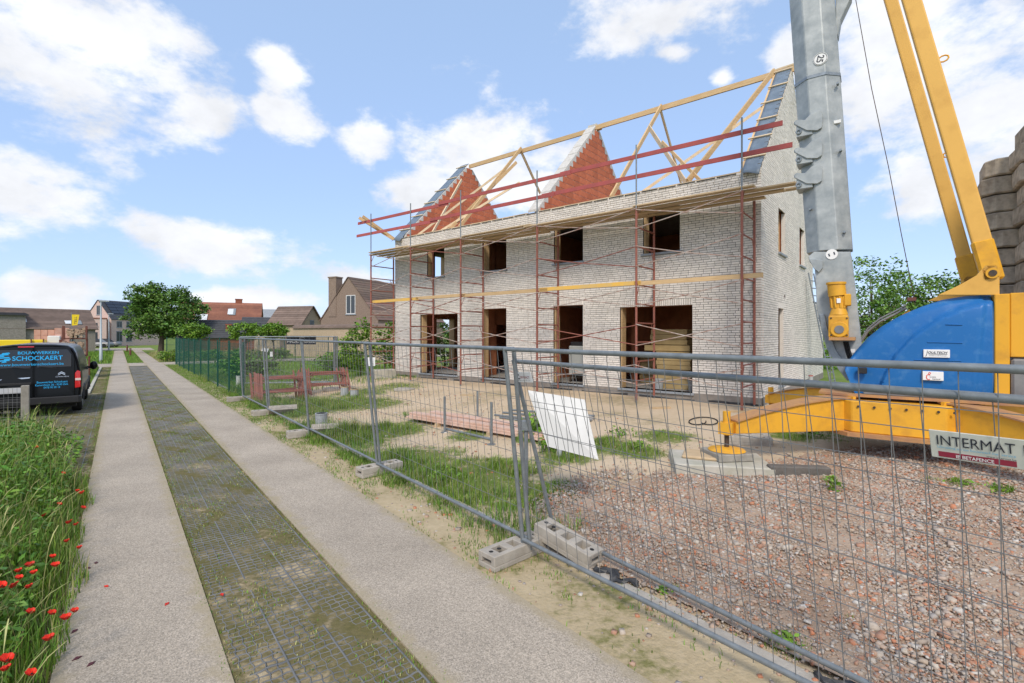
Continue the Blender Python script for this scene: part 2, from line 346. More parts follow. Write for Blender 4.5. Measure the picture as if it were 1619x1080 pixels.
def ob(name, data, mat=None, parent=None, label=None, cat=None, group=None, kind=None, loc=None, rot=None, **kw):
    if isinstance(data, MB): data = data.mesh(name, **kw)
    if mat:
        m = MATS[mat]
        if not data.materials: data.materials.append(m)
    o = bpy.data.objects.new(name, data); COL.objects.link(o)
    if parent: o.parent = parent
    if loc is not None: o.location = loc
    if rot is not None: o.rotation_euler = rot
    return tag(o, label, cat, group, kind)
def tag(o, label=None, cat=None, group=None, kind=None):
    for k, v in (('label', label), ('category', cat), ('group', group), ('kind', kind)):
        if v: o[k] = v
    return o
def thing(name, label, cat, loc=(0, 0, 0), rotz=0, group=None, rx=0):
    o = bpy.data.objects.new(name, None); COL.objects.link(o); o.empty_display_size = .2
    o.location = loc; o.rotation_euler = (rx, 0, rotz)
    return tag(o, label, cat, group)
def copy_tree(o, parent=None):
    c = o.copy(); COL.objects.link(c); c.parent = parent
    for ch in o.children: copy_tree(ch, c)
    return c
def np_mesh(name, v, f):
    me = bpy.data.meshes.new(name); v = np.asarray(v, np.float32); f = np.asarray(f, np.int32)
    me.vertices.add(len(v)); me.vertices.foreach_set('co', v.ravel())
    k = f.shape[1]; me.loops.add(f.size); me.loops.foreach_set('vertex_index', f.ravel())
    me.polygons.add(len(f)); me.polygons.foreach_set('loop_start', np.arange(0, f.size, k, dtype=np.int32))
    me.polygons.foreach_set('loop_total', np.full(len(f), k, np.int32))
    me.update(calc_edges=True); me.validate(); return me
def text(body, parent, mat, o, R, U, width=None, height=None, align='L', name='lettering', shear=0, off=.002, bold=0):
    cu = bpy.data.curves.new('t', 'FONT'); cu.body = body; cu.size = 1; cu.shear = shear; cu.offset = bold
    to = bpy.data.objects.new('t', cu); COL.objects.link(to)
    dg = bpy.context.evaluated_depsgraph_get(); dg.update(); me = bpy.data.meshes.new_from_object(to.evaluated_get(dg))
    bpy.data.objects.remove(to); bpy.data.curves.remove(cu)
    co = np.empty(len(me.vertices) * 3); me.vertices.foreach_get('co', co); co = co.reshape(-1, 3)
    mn, mx_ = co.min(0), co.max(0); w, h = mx_[0] - mn[0], mx_[1] - mn[1]
    sx = width / w if width else height / h; sy = height / h if height else sx
    R, U, o = Vector(R).normalized(), Vector(U).normalized(), Vector(o); Nn = R.cross(U)
    a0 = {'L': 0, 'C': -.5, 'R': -1}[align] * w * sx
    out = [o + R * ((c[0] - mn[0]) * sx + a0) + U * ((c[1] - mn[1]) * sy) + Nn * off for c in co]
    me.vertices.foreach_set('co', np.array([tuple(v) for v in out]).ravel()); me.update()
    me.materials.clear()
    return ob(name, me, mat, parent)

# ------------------------------------------------------------------ the lie of the land
RN = Vector((.7811, .6244, 0)); RR = Vector((-.6244, .7811, 0))       # across the lane (to the site), along the lane
def rp(off, s, z=0): v = RN * off + RR * s; return Vector((v.x, v.y, z))
def offs(x, y): return RN.x * x + RN.y * y, RR.x * x + RR.y * y
def sst(t): t = min(1, max(0, t)); return t * t * (3 - 2 * t)
def gz(x, y):
    o, s = offs(x, y)
    return .3 * sst((o - 3.4) / 6.6) * (1 - sst((s - 24) / 12))
def at(px, py, z=None):
    """ground point (or point at height z) that the survey photograph shows at a pixel"""
    zz = 0 if z is None else z
    for _ in range(12 if z is None else 1):
        Y = (CAMH - zz) * F / (py - HY); X = (px - HX) / F * Y
        if z is None: zz = gz(X, Y)
    return Vector((X, Y, zz))
def far(px, Y, py=None):
    return Vector(((px - HX) / F * Y, Y, CAMH + ((HY - py) * Y / F if py is not None else -CAMH)))
def onp(px, py, mw, c=0.0, axis=1):
    """pixel -> local point on the plane axis=c of a thing with world matrix mw"""
    inv = mw.inverted(); o = inv @ Vector((0, 0, CAMH)); d = inv.to_3x3() @ Vector(((px - HX) / F, 1, (HY - py) / F))
    t = (c - o[axis]) / d[axis]; return o + d * t
def mw_of(o): return Matrix.LocRotScale(o.location, o.rotation_euler, None)
# ------------------------------------------------------------------ setting: ground, lane, site
def vnoise(x, y, sc=1.0, seed=0):
    return (math.sin(x * 1.7 * sc + seed) * math.cos(y * 1.3 * sc - seed * 2) + .5 * math.sin(x * 3.9 * sc + y * 2.7 * sc + seed * 3) + .3 * math.sin(y * 6.1 * sc - x * 5.3 * sc + seed)) / 1.8
def sheet(name, o_ax, s_ax, zf, mat, kind='structure', keep=None):
    no, ns = len(o_ax), len(s_ax); vs = []
    for o in o_ax:
        for s in s_ax:
            p = rp(o, s); vs.append((p.x, p.y, zf(p.x, p.y, o, s)))
    fs = [(i*ns+j, (i+1)*ns+j, (i+1)*ns+j+1, i*ns+j+1) for i in range(no - 1) for j in range(ns - 1) if keep is None or keep(o_ax[i], s_ax[j])]
    me = np_mesh(name, vs, fs)
    for p in me.polygons: p.use_smooth = True
    return ob(name, me, mat, kind=kind)
ax = lambda a, b, st: list(np.arange(a, b + st / 2, st))
sheet('ground', [-1500, -400, -120, -50] + ax(-20, 3, 1.5) + ax(3.4, 24, .6) + [30, 45, 80, 200, 500, 1500], [-300, -60, -20] + ax(-10, 50, 1.2) + [60, 80, 120, 200, 500, 1700],
      lambda x, y, o, s: gz(x, y) - .03, 'meadow')
PATCH = [(700, 770, 1.1, .16, 1500), (780, 745, .7, .2, 800), (640, 730, .9, .18, 1000), (560, 690, 1.0, .3, 2000), (520, 690, .7, .35, 1200), (530, 640, 1.4, .22, 1800), (470, 650, 1.2, .25, 1500), (430, 640, 1.4, .3, 1500), (850, 690, .45, .28, 700), (900, 720, .5, .16, 600), (960, 705, .5, .15, 600), (1010, 715, .4, .15, 400), (860, 780, .5, .12, 350), (620, 680, .8, .12, 500), (660, 665, .35, .14, 120), (740, 690, .4, .1, 150), (1320, 765, .12, .2, 60), (1250, 690, .4, .14, 140), (1500, 765, .25, .12, 80), (1580, 775, .15, .12, 60), (1320, 690, .6, .12, 140), (1050, 690, .5, .1, 200), (620, 612, 1.2, .12, 700), (570, 622, 1.0, .14, 600), (400, 620, 1.6, .4, 1500), (350, 600, 1.6, .5, 1200), (600, 640, .8, .1, 400), (1240, 1020, .16, .09, 110), (1350, 985, .1, .07, 50), (1060, 935, .1, .06, 50)]
site = sheet('site_ground', ax(3.0, 19, .2), ax(-7, 23, .2), lambda x, y, o, s: gz(x, y) + .004 + .012 * vnoise(x, y, 1.1) * sst((o - 3.3) / .8) - .05 * sst((s - 21.5) / 1.5), 'sand',
      keep=lambda o, s: not (o > 15 and s > 16))
tv = np.array([v.co[:2] for v in site.data.vertices]); tf = np.zeros(len(tv))
for px_, py_, r_, h_, n_ in PATCH:
    c_ = at(px_, py_)
    if n_ > 130: tf = np.maximum(tf, np.clip(1.25 - np.hypot(tv[:, 0] - c_.x, tv[:, 1] - c_.y) / r_ * .75, 0, 1) * min(1, n_ / r_ ** 2 / 900))
site.data.attributes.new('turf', 'FLOAT', 'POINT').data.foreach_set('value', tf.astype(np.float32))
def strip(name, o0, o1, s0, s1, z, mat, st=1.0, thick=.06):
    a = ax(s0, s1, st); vs, fs = [], []
    for s in a:
        for o, zz in ((o0, z - thick), (o0, z), (o1, z), (o1, z - thick)):
            p = rp(o, s); vs.append((p.x, p.y, zz))
    fs = [(4*i+k, 4*i+k+1, 4*i+k+5, 4*i+k+4) for i in range(len(a) - 1) for k in range(3)] + [(0, 1, 2, 3), tuple(len(vs) - 4 + k for k in (3, 2, 1, 0))]
    mb = MB().add(vs, fs); return ob(name, mb, mat, kind='structure')
strip('lane_strip', -.33, .57, -4, 42, .022, 'aggregate')
strip('lane_strip', 1.57, 2.61, -4, 42, .022, 'aggregate')
strip('verge', 2.61, 3.42, -5, 43, .006, 'verge_soil')
strip('grid_bed', .57, 1.57, -4, 42, .008, 'grid_soil')
strip('grid_bed', -.78, -.33, -4, 42, .008, 'grid_soil')
strip('parking_bay', -3.1, -.78, 12, 23.6, .0085, 'grid_soil')
sheet('crossing_road', [-9, 2.6, 4, 14, 40], [42, 44.5, 46.5], lambda x, y, o, s: .023, 'aggregate')
strip('lane_strip', -.33, .57, 46.5, 84, .02, 'aggregate', 4)
strip('lane_strip', 1.57, 2.5, 46.5, 84, .02, 'aggregate', 4)
strip('forecourt', -6, 4, 84, 96, .018, 'aggregate', 4)
strip('kerb', -.90, -.79, 23.6, 41.5, .06, 'concrete_pale', 1.0, .2)
strip('kerb', 3.36, 3.46, -6, 30, .035, 'concrete', 1.0, .1)
strip('kerb', -3.2, -.79, 23.55, 23.68, .05, 'concrete', .1, .2)

M('grid_plastic', (.13, .135, .14), (.20, .20, .195), 3, .6)
def ribbon_mesh(lines, w, h):
    V, Fc = [], []
    for pl in lines:
        o = len(V); n = len(pl)
        for i, p in enumerate(pl):
            q0, q1 = pl[max(i - 1, 0)], pl[min(i + 1, n - 1)]
            d = np.array([q1[0] - q0[0], q1[1] - q0[1]]); d /= (np.hypot(*d) + 1e-9); nx, ny = -d[1] * w / 2, d[0] * w / 2
            V += [(p[0] + nx, p[1] + ny, p[2] - h), (p[0] + nx, p[1] + ny, p[2]), (p[0] - nx, p[1] - ny, p[2]), (p[0] - nx, p[1] - ny, p[2] - h)]
        Fc += [(o+4*i+k, o+4*i+k+1, o+4*i+k+5, o+4*i+k+4) for i in range(n - 1) for k in range(3)]
    return V, Fc
def paver_grid(name, o0, o1, s0, s1, cell, wob, joints, label=None):
    def P(o, s):
        z = .0115 + .006 * vnoise(o * 4, s * 2.2, 1, 2) + .004 * vnoise(o * 9, s * 7, 1, 5)
        p = rp(o, s); return (p.x, p.y, z)
    thin, thick = [], []
    for k, o in enumerate(np.arange(o0 + cell / 2, o1 - .01, cell)):
        j = k % joints == joints - 1
        (thick if j else thin).append([P(o + (0 if j else wob * math.sin(s / cell * math.pi + k)), s) for s in np.arange(s0, s1, cell / 2)])
    for k, s in enumerate(np.arange(s0, s1, cell)):
        j = k % (joints * 2) == 0
        (thick if j else thin).append([P(o, s + wob * math.sin(o / cell * math.pi + k * 1.7)) for o in np.arange(o0, o1 + .001, cell / 2)])
    V, Fc = ribbon_mesh(thin, .0055, .012); V2, F2 = ribbon_mesh(thick, .013, .012)
    Fc += [tuple(i + len(V) for i in f) for f in F2]; V += V2
    ob(name, np_mesh(name, V, Fc), 'grid_plastic', kind='stuff', label=label, cat='paving grid')
paver_grid('paving_grid', .60, 1.55, 1.6, 41.8, .064, .007, 5, 'dark plastic honeycomb paving grid sunk in the soil between the lane strips')
paver_grid('paving_grid', -2.9, -.35, 9, 23.5, .125, .008, 4, 'dark plastic paving grid under the parked black van')

# ------------------------------------------------------------------ the house under construction
HL = Vector((6.50, 12.89, .30)); HR = math.atan2(.632, -.775)
house = thing('unfinished_house', 'pale brick house shell without roof covering behind a red scaffold', 'house', HL, HR)
HW = mw_of(house)
EAVE, RIDGE, HS, LT = 6.2, 10.6, 4.23, 15.27      # eaves and ridge height, half depth, length of the front
SL = (RIDGE - EAVE) / HS
CO, BL, JT = .066, .200, .0120
GF = [(1.77, 4.03, .25, 2.72), (5.36, 6.54, .25, 2.88), (8.65, 9.89, .25, 2.88), (11.22, 13.52, .25, 2.72)]
FF = [(2.13, 3.26, 4.33, 5.62), (5.36, 6.52, 4.33, 5.62), (8.65, 9.85, 4.33, 5.62), (12.0, 13.08, 4.33, 5.62)]
GB = [(2.1, 3.1, 4.3, 5.62), (5.55, 6.55, 4.3, 5.62), (2.1, 2.85, .32, 2.68)]
snap = lambda z: .22 + round((z - .22) / CO) * CO
GF, FF, GB = ([(a, b, snap(c), snap(d)) for a, b, c, d in h] for h in (GF, FF, GB))
def cut(u0, u1, holes, z0, z1):
    iv = [(u0, u1)]
    for a, b, c, d in holes:
        if c < z1 - .005 and d > z0 + .005:
            iv = [x for i in iv for x in ((i[0], min(i[1], a)), (max(i[0], b), i[1])) if x[1] - x[0] > .02]
    return iv
def masonry(parent, rows, span, holes, mp, skip=None, singles=None, bname='bricks'):
    """rows of bricks; mp(u0,u1,z0,z1,proud) -> box corners (x0,x1,y0,y1,z0,z1)"""
    mb = MB(); one = []
    for z in rows:
        z0, z1 = z, z + CO - JT
        u0, u1 = span((z0 + z1) / 2)
        if u1 - u0 < .05: continue
        for a, b in cut(u0, u1, holes, z0, z1):
            u = a; first = random.choice((.35, .5, .65, 1, 1, 1)) * BL
            while u < b - .012:
                ln = min(first if first else BL * random.uniform(.985, 1.015), b - u); first = None
                if random.random() < .05: ln = min(ln * .55, b - u)
                if b - u - ln < .035: ln = b - u
                pr = random.uniform(.009, .0135); dz = random.uniform(-.0015, .0015)
                if singles and singles(u, u + ln, z0) and ln > BL * .95 and len(one) < 300: one.append((u, z0 + dz, pr))
                else: mb.bx(*mp(u, u + ln, z0 + dz, z1 + dz, pr))
                u += ln + JT
    return mb, one
def cells(mb, ub, zb, holes, mp):
    ub, zb = sorted(set(ub)), sorted(set(zb))
    for i in range(len(ub) - 1):
        for j in range(len(zb) - 1):
            u, z = (ub[i] + ub[i+1]) / 2, (zb[j] + zb[j+1]) / 2
            if not any(a < u < b and c < z < d for a, b, c, d in holes): mb.bx(*mp(ub[i], ub[i+1], zb[j], zb[j+1]))
    return mb
front_holes = GF + FF
def brk(hs, u0, u1, z0, z1): return [u0, u1] + [h[0] for h in hs] + [h[1] for h in hs], [z0, z1] + [h[2] for h in hs] + [h[3] for h in hs]
ub, zb = brk(front_holes, .0, LT, .0, EAVE)
fw = ob('front_wall', cells(MB(), ub, zb, front_holes, lambda a, b, c, d: (a, b, -.10, -.004, c, d)), 'mortar', house, label='pale handmade brick front wall with open window and door holes')
soldier = [(a - .0, b + .0, d, d + 3 * CO) for a, b, c, d in GF]
cj = [(7.632, 7.648, 0, 9)]
rows = np.arange(.22, EAVE - .03, CO)
fm = lambda a, b, c, d, p: (a, b, -.02, p, c, d)
mb, one = masonry(fw, rows, lambda z: (-.012, LT), front_holes + soldier + cj, fm, singles=lambda a, b, z: .06 < a and b < 1.72 and z < 3.3)
for a, b, c, d in soldier:
    u = a
    while u < b - .03:
        mb.bx(u, min(u + .052, b), -.02, random.uniform(.009, .013), c + .004, d - JT); u += .0655
rest = ob('brickwork', mb, 'brick_white', fw, kind='stuff')
bme = MB().bx(0, BL, -.02, 0, 0, CO - JT).mesh('brick', bevel=.003)
for (u, z, p) in one: ob('brick', bme, 'brick_piece', fw, loc=(u, p, z))
# gable wall on the site side (outer face at x = 0, running back along -y)
def gspan(z):
    if z < EAVE: return (0.0, 8.46) if z > 3.1 else (0.0, 11.26)
    d = (z - EAVE) / SL; return (d, 8.46 - d)
gw_mb = MB()
for z in np.arange(0, RIDGE, .2):
    a, b = gspan(z + .1)
    for p, q in cut(a, b, GB, z, z + .2): gw_mb.bx(.004, .10, -q, -p, z, z + .2)
gw = ob('gable_wall', gw_mb, 'mortar', house, label='tall pale brick gable wall facing the crane')
mb, _ = masonry(gw, np.arange(.22, RIDGE - .1, CO), gspan, GB + [(2.1, 2.85, GB[2][3], GB[2][3] + 3 * CO)], lambda a, b, c, d, p: (-p, .02, -b, -a, c, d))
u = 2.1
while u < 2.83: mb.bx(-.011, .02, -u - .052, -u, GB[2][3] + .004, GB[2][3] + 3 * CO - JT); u += .0655
ob('brickwork', mb, 'brick_white', gw, kind='stuff')
ob('vent_brick', MB().bx(-.02, .0, -3.05, -2.93, 3.02, 3.10), 'dark_steel', gw)
for (a, b, c, d) in GB:
    ob('window_sill', MB().bx(-.07, .1, -b - .04, -a + .04, c - .06, c), 'stone_sill', gw, bevel=.006)
    ob('window_jamb', MB().bx(.12, .30, -a - .05, -a, c, d), 'timber', gw)
    ob('window_jamb', MB().bx(.15, .30, -b, -b + .06, c, d), 'timber', gw)
    ob('brick_reveal', MB().bx(-.002, .10, -b, -b + .006, c, d), 'brick_white', gw)
# plinth, damp course
ob('plinth', MB().bx(-.018, LT + .01, -.3, .018, -.15, .22).bx(-.018, .2, -11.27, .0, -.15, .22), 'plinth', house)
mb = MB()
pts = [(x, .03 + .015 * math.sin(x * 3.1), .05 + .02 * math.sin(x * 2.3) + .012 * math.sin(x * 7)) for x in np.arange(0, LT, .25)]
mb.add([(x, y, -.1) for x, y, z in pts] + [(x, y, z) for x, y, z in pts], [(i, i + 1, i + 1 + len(pts), i + len(pts)) for i in range(len(pts) - 1)])
ob('damp_membrane', mb, 'black_foil', house)
for (a, b, c, d) in GF + FF:
    ob('window_sill', MB().bx(a - .05, b + .05, -.34, .075, c - .065, c), 'stone_sill', fw, bevel=.006)
    ob('window_jamb', MB().bx(b - .045, b, -.33, -.07, c, d), 'timber', fw)
    ob('window_jamb', MB().bx(a, a + .045, -.33, -.11, c, d), 'timber', fw)
# inner leaf, party walls, floors
ob('inner_wall', cells(MB(), ub, zb, front_holes, lambda a, b, c, d: (a + .0, b, -.34, -.15, c, d)), 'clay_wall', house)
lw = LT - .32
v1 = [onp(690, 503, HW, lw, 0), onp(719, 590, HW, lw, 0)]; v2 = [onp(688, 395, HW, lw, 0), onp(706, 441, HW, lw, 0)]
lh = [(min(-v[0].y, -v[1].y), max(-v[0].y, -v[1].y), max(.25, v[1].z), v[0].z) for v in (v1, v2)]
ub2, zb2 = brk(lh, .0, 8.46, .0, EAVE)
ob('end_wall', cells(MB(), ub2, zb2, lh, lambda a, b, c, d: (lw, LT - .004, -b, -a - .1, c, d)), 'clay_wall', house)
for (a, b, c, d) in lh: ob('window_jamb', MB().bx(lw - .04, LT, -b, -b + .09, c, d).bx(lw - .04, LT, -b, -a, d - .05, d), 'timber', house)
m = MB()
for t in (7.5,): m.bx(t, t + .28, -8.3, -.34, .2, EAVE)
for t in (4.75, 10.45): m.bx(t, t + .14, -8.3, -2.6, .2, 5.7).bx(t, t + .14, -1.5, -.34, .2, 5.7).bx(t, t + .14, -2.7, -1.4, 2.3, 5.7)
m.bx(.4, 4.75, -4.6, -4.46, .2, 5.7).bx(10.6, 11.8, -4.6, -4.46, .2, 5.7).bx(4.9, 7.5, -5.0, -4.86, .2, 5.7).bx(7.8, 10.4, -5.0, -4.86, .2, 5.7)
m.bx(.12, .32, -8.3, -6.6, .2, EAVE).bx(.12, .32, -5.5, -3.15, .2, EAVE).bx(.12, .32, -2.05, -.34, .2, EAVE)
ob('partition_wall', m, 'clay_wall', house)
ob('back_wall', MB().bx(.1, LT, -8.46, -8.2, .0, EAVE), 'clay_wall', house)
ob('extension_wall', MB().bx(.1, 6.5, -11.26, -11.0, .0, 3.1).bx(.1, 6.5, -11.0, -8.46, 2.9, 3.05), 'clay_wall', house)
ob('floor_slab', MB().bx(.1, LT - .01, -8.2, -.12, -.05, .2), 'slab', house)
ob('floor_slab', MB().bx(.11, LT - .02, -8.2, -.15, 2.95, 3.15), 'slab', house)
ob('floor_slab', MB().bx(.11, LT - .02, -8.2, -.15, 5.72, 5.92), 'slab', house)
# party-wall gables of clay block, every block a piece, with cut wedge pieces on the rakes
BH, BW = .25, .5
cb = MB().bx(0, .18, -BW + .012, 0, 0, BH - .012).mesh('clay_block', bevel=.006)
def rake(z): return max(0., (z - EAVE - .08) / SL)
def gable_blocks(t, label):
    g = ob('party_wall', MB().prism([(-.45, EAVE - .3), (-8.0, EAVE - .3), (-8.0, EAVE), (-HS, RIDGE - .12), (-.3, EAVE)], t + .012, t + .17, 'x'), 'cut_block', house, label=label)
    z = EAVE - .28; r = 0; wedge = MB()
    while z < RIDGE - .22:
        a = rake(z + BH) + .05; b = 8.46 - a; u = a
        off = (r % 2) * .25
        u = a - off if off else a
        while u < b - .06:
            s0, s1 = max(u, a), min(u + BW, b)
            if s1 - s0 > .46: ob('clay_block', cb, 'clay', g, loc=(t, -s0, z))
            elif s1 - s0 > .04: ob('clay_block', MB().bx(0, .18, -(s1 - s0) + .012, 0, 0, BH - .012), 'clay', g, loc=(t, -s0, z))
            u += BW
        for s in (1, -1):
            f = (lambda q: -q) if s > 0 else (lambda q: -(8.46 - q))
            lo, hi = rake(z) + .02, a
            ob('cut_piece', MB().prism([(f(lo), z), (f(hi) , z), (f(hi), z + BH - .01), (f(rake(z + BH) + .02), z + BH - .01)], t + .004, t + .175, 'x'), 'cut_block', g)
        z += BH; r += 1
    return g
gable_blocks(14.66, 'orange clay block gable at the far end of the house')
g2 = gable_blocks(7.22, 'orange clay block party gable in the middle of the house')
def slope(mb, t0, t1, s0, s1, dz, th):
    # slab lying along the front roof slope
    p = [(s0, EAVE + s0 * SL + dz), (s1, EAVE + s1 * SL + dz), (s1, EAVE + s1 * SL + dz + th), (s0, EAVE + s0 * SL + dz + th)]
    return mb.prism([(-a, b) for a, b in p], t0, t1, 'x')
for k in range(11):
    ob('coping_block', slope(MB(), 7.225 + .004 * (k % 2), 7.66, .02 + k * .375, .36 + k * .375, .03, .10 + .01 * (k % 3)), 'cut_block', g2, bevel=.008)
ob('coping_block', MB().prism([(-HS, RIDGE - .05), (-8.4, EAVE - .1), (-8.4, EAVE + .10), (-HS, RIDGE + .16)], 7.23, 7.66, 'x'), 'cut_block', g2)
# roofing membrane and battens on both end gables
for (t0, t1, lb) in ((.0, .45, 'blue grey roofing membrane with battens on the gable beside the crane'), (14.72, LT + .06, 'blue grey roofing membrane with battens on the far gable')):
    vs, fs = [], []
    n = 26
    for i in range(n + 1):
        s = -.18 + i * (HS + .2) / n
        for j in range(6):
            t = t0 + (t1 - t0) * j / 5; w = .006 * math.sin(i * 1.1 + j * 1.7) - (.05 * math.cos(j * .9) if i == 0 else 0)
            vs.append((t, -s, EAVE + s * SL + .085 + w))
    fs = [(i*6+j, i*6+j+1, i*6+j+7, i*6+j+6) for i in range(n) for j in range(5)]
    mbm = MB().add(vs, fs); mem = ob('roof_membrane', mbm, 'membrane', house, label=lb, smooth=True)
    mem.modifiers.new('thick', 'SOLIDIFY').thickness = .008
    for k in range(6):
        s = .35 + k * .74; z = EAVE + s * SL + .125
        ob('batten', MB().bar((t0 - .05, -s, z), (t1 + .07 + .05 * (k % 2), -s, z + .01), .055, .035, (0, .7, .7)), 'timber_pale', mem)
    if t0 < 1: ob('rafter', slope(MB(), (t1 + .01 if t0 < 1 else t0 - .07), (t1 + .07 if t0 < 1 else t0 - .01), .0, HS, -.10, .15), 'timber', house)
ob('wall_plate', MB().bx(.5, 7.2, -.16, -.02, EAVE, EAVE + .06).bx(7.7, 14.6, -.16, -.02, EAVE, EAVE + .06), 'timber_pale', house)
mb = MB()
for x in np.arange(.6, 14.4, .55): mb.bx(x, x + .5, -.02, .03, EAVE - .01 + .006 * math.sin(x * 5), EAVE + .012 + .006 * math.sin(x * 5))
ob('damp_membrane', mb, 'black_foil', house)
# ridge and temporary timbers
def beam(p, q, w, h, m='timber', nm='beam'): return ob(nm, MB().bar((p[0], -p[1], p[2]), (q[0], -q[1], q[2]), w, h), m, house)
beam((-.1, HS, RIDGE - .02), (7.3, HS, RIDGE - .02), .07, .19, nm='ridge_beam'); beam((7.05, HS + .075, RIDGE - .04), (14.75, HS + .075, RIDGE - .04), .07, .19, nm='ridge_beam')
beam((.5, HS + .05, RIDGE + .13), (-.55, HS + .05, RIDGE + .16), .05, .05, 'timber_pale', 'batten'); beam((-.05, HS + .05, RIDGE - .13), (-.6, HS + .05, RIDGE - .10), .06, .12, nm='ridge_beam')
for t in (4.4, 11.23):
    beam((t, HS - .05, RIDGE + .05), (t, .1, EAVE + .05), .06, .14, nm='rafter'); beam((t + .07, HS, RIDGE - .05), (t + .07, 8.3, EAVE), .05, .13, nm='rafter')
beam((.5, HS - .1, RIDGE + .06), (1.95, .12, EAVE + .1), .07, .15, nm='brace'); beam((.45, 2.75, 9.02), (3.3, .1, EAVE + .05), .05, .09, 'timber_pale', 'brace')
beam((4.0, 2.1, 9.05), (2.05, .25, EAVE + .1), .03, .15, 'timber_pale', 'brace'); beam((3.2, 1.3, 8.1), (1.6, .15, EAVE + .05), .04, .09, nm='brace')
beam((13.8, .1, EAVE + .05), (11.3, 3.2, 9.5), .05, .09, 'timber_pale', 'brace'); beam((14.2, 3.2, 9.5), (12.9, .15, EAVE + .05), .05, .12, 'timber_pale', 'brace')
beam((12.3, .1, EAVE + .05), (9.6, 2.0, 8.2), .04, .09, 'timber_pale', 'brace'); beam((10.9, 3.4, 9.7), (11.9, .12, EAVE), .05, .13, nm='brace')
ob('overhang_board', MB().bar((15.3, .0, EAVE + .02), (15.6, 1.5, EAVE + .85), .04, .12), 'timber', house)
# things stored inside, seen through the openings
def inside(name, mb, mat, label, cat, group=None, **kw):
    me = mb.mesh(name, **kw); o = ob(name, me, mat, label=label, cat=cat, group=group); o.location = HL; o.rotation_euler = (0, 0, HR); return o
for (x0, x1, y0, z0, z1, lb) in ((2.15, 3.35, -.85, .2, .8, 'tan insulation board pack on the floor inside the wide opening'), (2.1, 3.2, -.8, .8, 1.35, 'tan insulation board pack lying on another in the wide opening'), (3.0, 4.3, -2.0, .2, 1.2, 'deeper tan insulation stack behind the wide opening'),
                                 (2.2, 3.7, -1.0, 1.36, 1.55, 'thin tan insulation board spanning the stacks indoors'), (2.3, 3.5, -1.05, 1.56, 2.05, 'top tan insulation pack near the ceiling indoors')):
    st = thing('insulation_stack', lb, 'insulation', HL, HR, 'insulation stored indoors'); n = max(1, round((z1 - z0) / .14))
    for k in range(n): ob('insulation_board', MB().bx(x0 + .02 * (k % 2), x1 - .03 * ((k + 1) % 2), y0 - .9, y0, z0 + k * (z1 - z0) / n, z0 + (k + 1) * (z1 - z0) / n - .008), 'insulation', st, bevel=.008)
def bucket(x, y, lb, mat):
    b = thing('bucket', lb, 'bucket', HW @ Vector((x, y, .2)), 0, 'buckets indoors')
    ob('tub', MB().tube([(0, 0, 0), (0, 0, .3)], [.12, .155], 14), mat, b, smooth=True); ob('rim', MB().tube([(0, 0, .29), (0, 0, .32)], .165, 14), mat, b, smooth=True)
bucket(1.95, -.55, 'grey mixing bucket by the sill of the wide opening', 'steel_grey'); bucket(3.0, -.55, 'pale blue bucket standing in the wide opening', 'pipe_grey')
g = thing('site_heater', 'grey site cabinet with black lid standing in the narrow doorway', 'cabinet', HW @ Vector((6.05, -.95, .2)), HR)
ob('casing', MB().bx(-.33, .33, -.25, .25, .28, 1.28), 'cabinet', g, bevel=.03); ob('lid', MB().bx(-.28, .30, -.2, .2, 1.28, 1.42), 'plastic_black', g, bevel=.03)
for x in (-.28, .28):
    for y in (-.2, .2): ob('leg', MB().bx(x - .02, x + .02, y - .02, y + .02, 0, .29), 'dark_steel', g)
ob('handle', MB().tube([(-.38, .28, .3), (-.38, .28, 1.5), (-.30, .28, 1.52)], .015, 6), 'galv', g)

# ------------------------------------------------------------------ scaffold
sc = thing('scaffold', 'red brown frame scaffold with timber deck along the brick front', 'scaffold', HL, HR)
DO, DI, PZ = 1.35, .15, 5.38
FR = [.12, 2.85, 6.25, 9.7, 12.53, 15.2]
rung = MB().tube([(0, DI, 0), (0, DO, 0)], .022, 6).mesh('rung', smooth=True)
for t in FR:
    mb = MB()
    for y in (DI, DO):
        mb.tube([(t, y, .06), (t, y, PZ - .02)], .033, 8)
    for k in range(5):
        z = .33 + k * 1.065
        for y, sg in ((DO, -1), (DI, 1)):
            if (k + (sg > 0)) % 2 == 0: mb.tube([(t, y, z + .4), (t, y + sg * .2, z + .8)], .011, 5)
    fr = ob('frame', mb, 'scaffold', sc, smooth=True)
    for k in range(9): ob('rung', rung, 'scaffold', fr, loc=(t, 0, .60 + k * .5325))
    ob('coupler', MB().tube([(t, DO, 3.93), (t, DO, 4.01)], .030, 8).tube([(t, DI, 3.93), (t, DI, 4.01)], .030, 8), 'scaffold_bare', fr, smooth=True)
    for y in (DI, DO):
        ob('base_jack', MB().tube([(t, y, -.05), (t, y, .08)], .018, 6).bx(t - .08, t + .08, y - .08, y + .08, -.05, -.035), 'galv', fr)
    ob('guard_post', MB().tube([(t, DO, PZ - .1), (t, DO, PZ + 1.75)], .022, 8), 'galv', fr, smooth=True)
ZB = [(.5, 1.05), (1.6, 2.15), (2.65, 3.2), (3.75, 4.3), (4.8, 5.35)]
for i in range(5):
    a, b = FR[i], FR[i + 1]
    for j, (z0, z1) in enumerate(ZB):
        mt = 'scaffold_bare' if (i * 3 + j * 2) % 4 != 1 else 'scaffold'
        for p, q in ((z0, z1), (z1, z0)):
            ob('brace', MB().tube([(a, DO + .035, p + random.uniform(-.03, .03)), ((a + b) / 2, DO + .028, (p + q) / 2 - .02), (b, DO + .035, q + random.uniform(-.03, .03))], .0145, 5), mt, sc, smooth=True)
k = 0
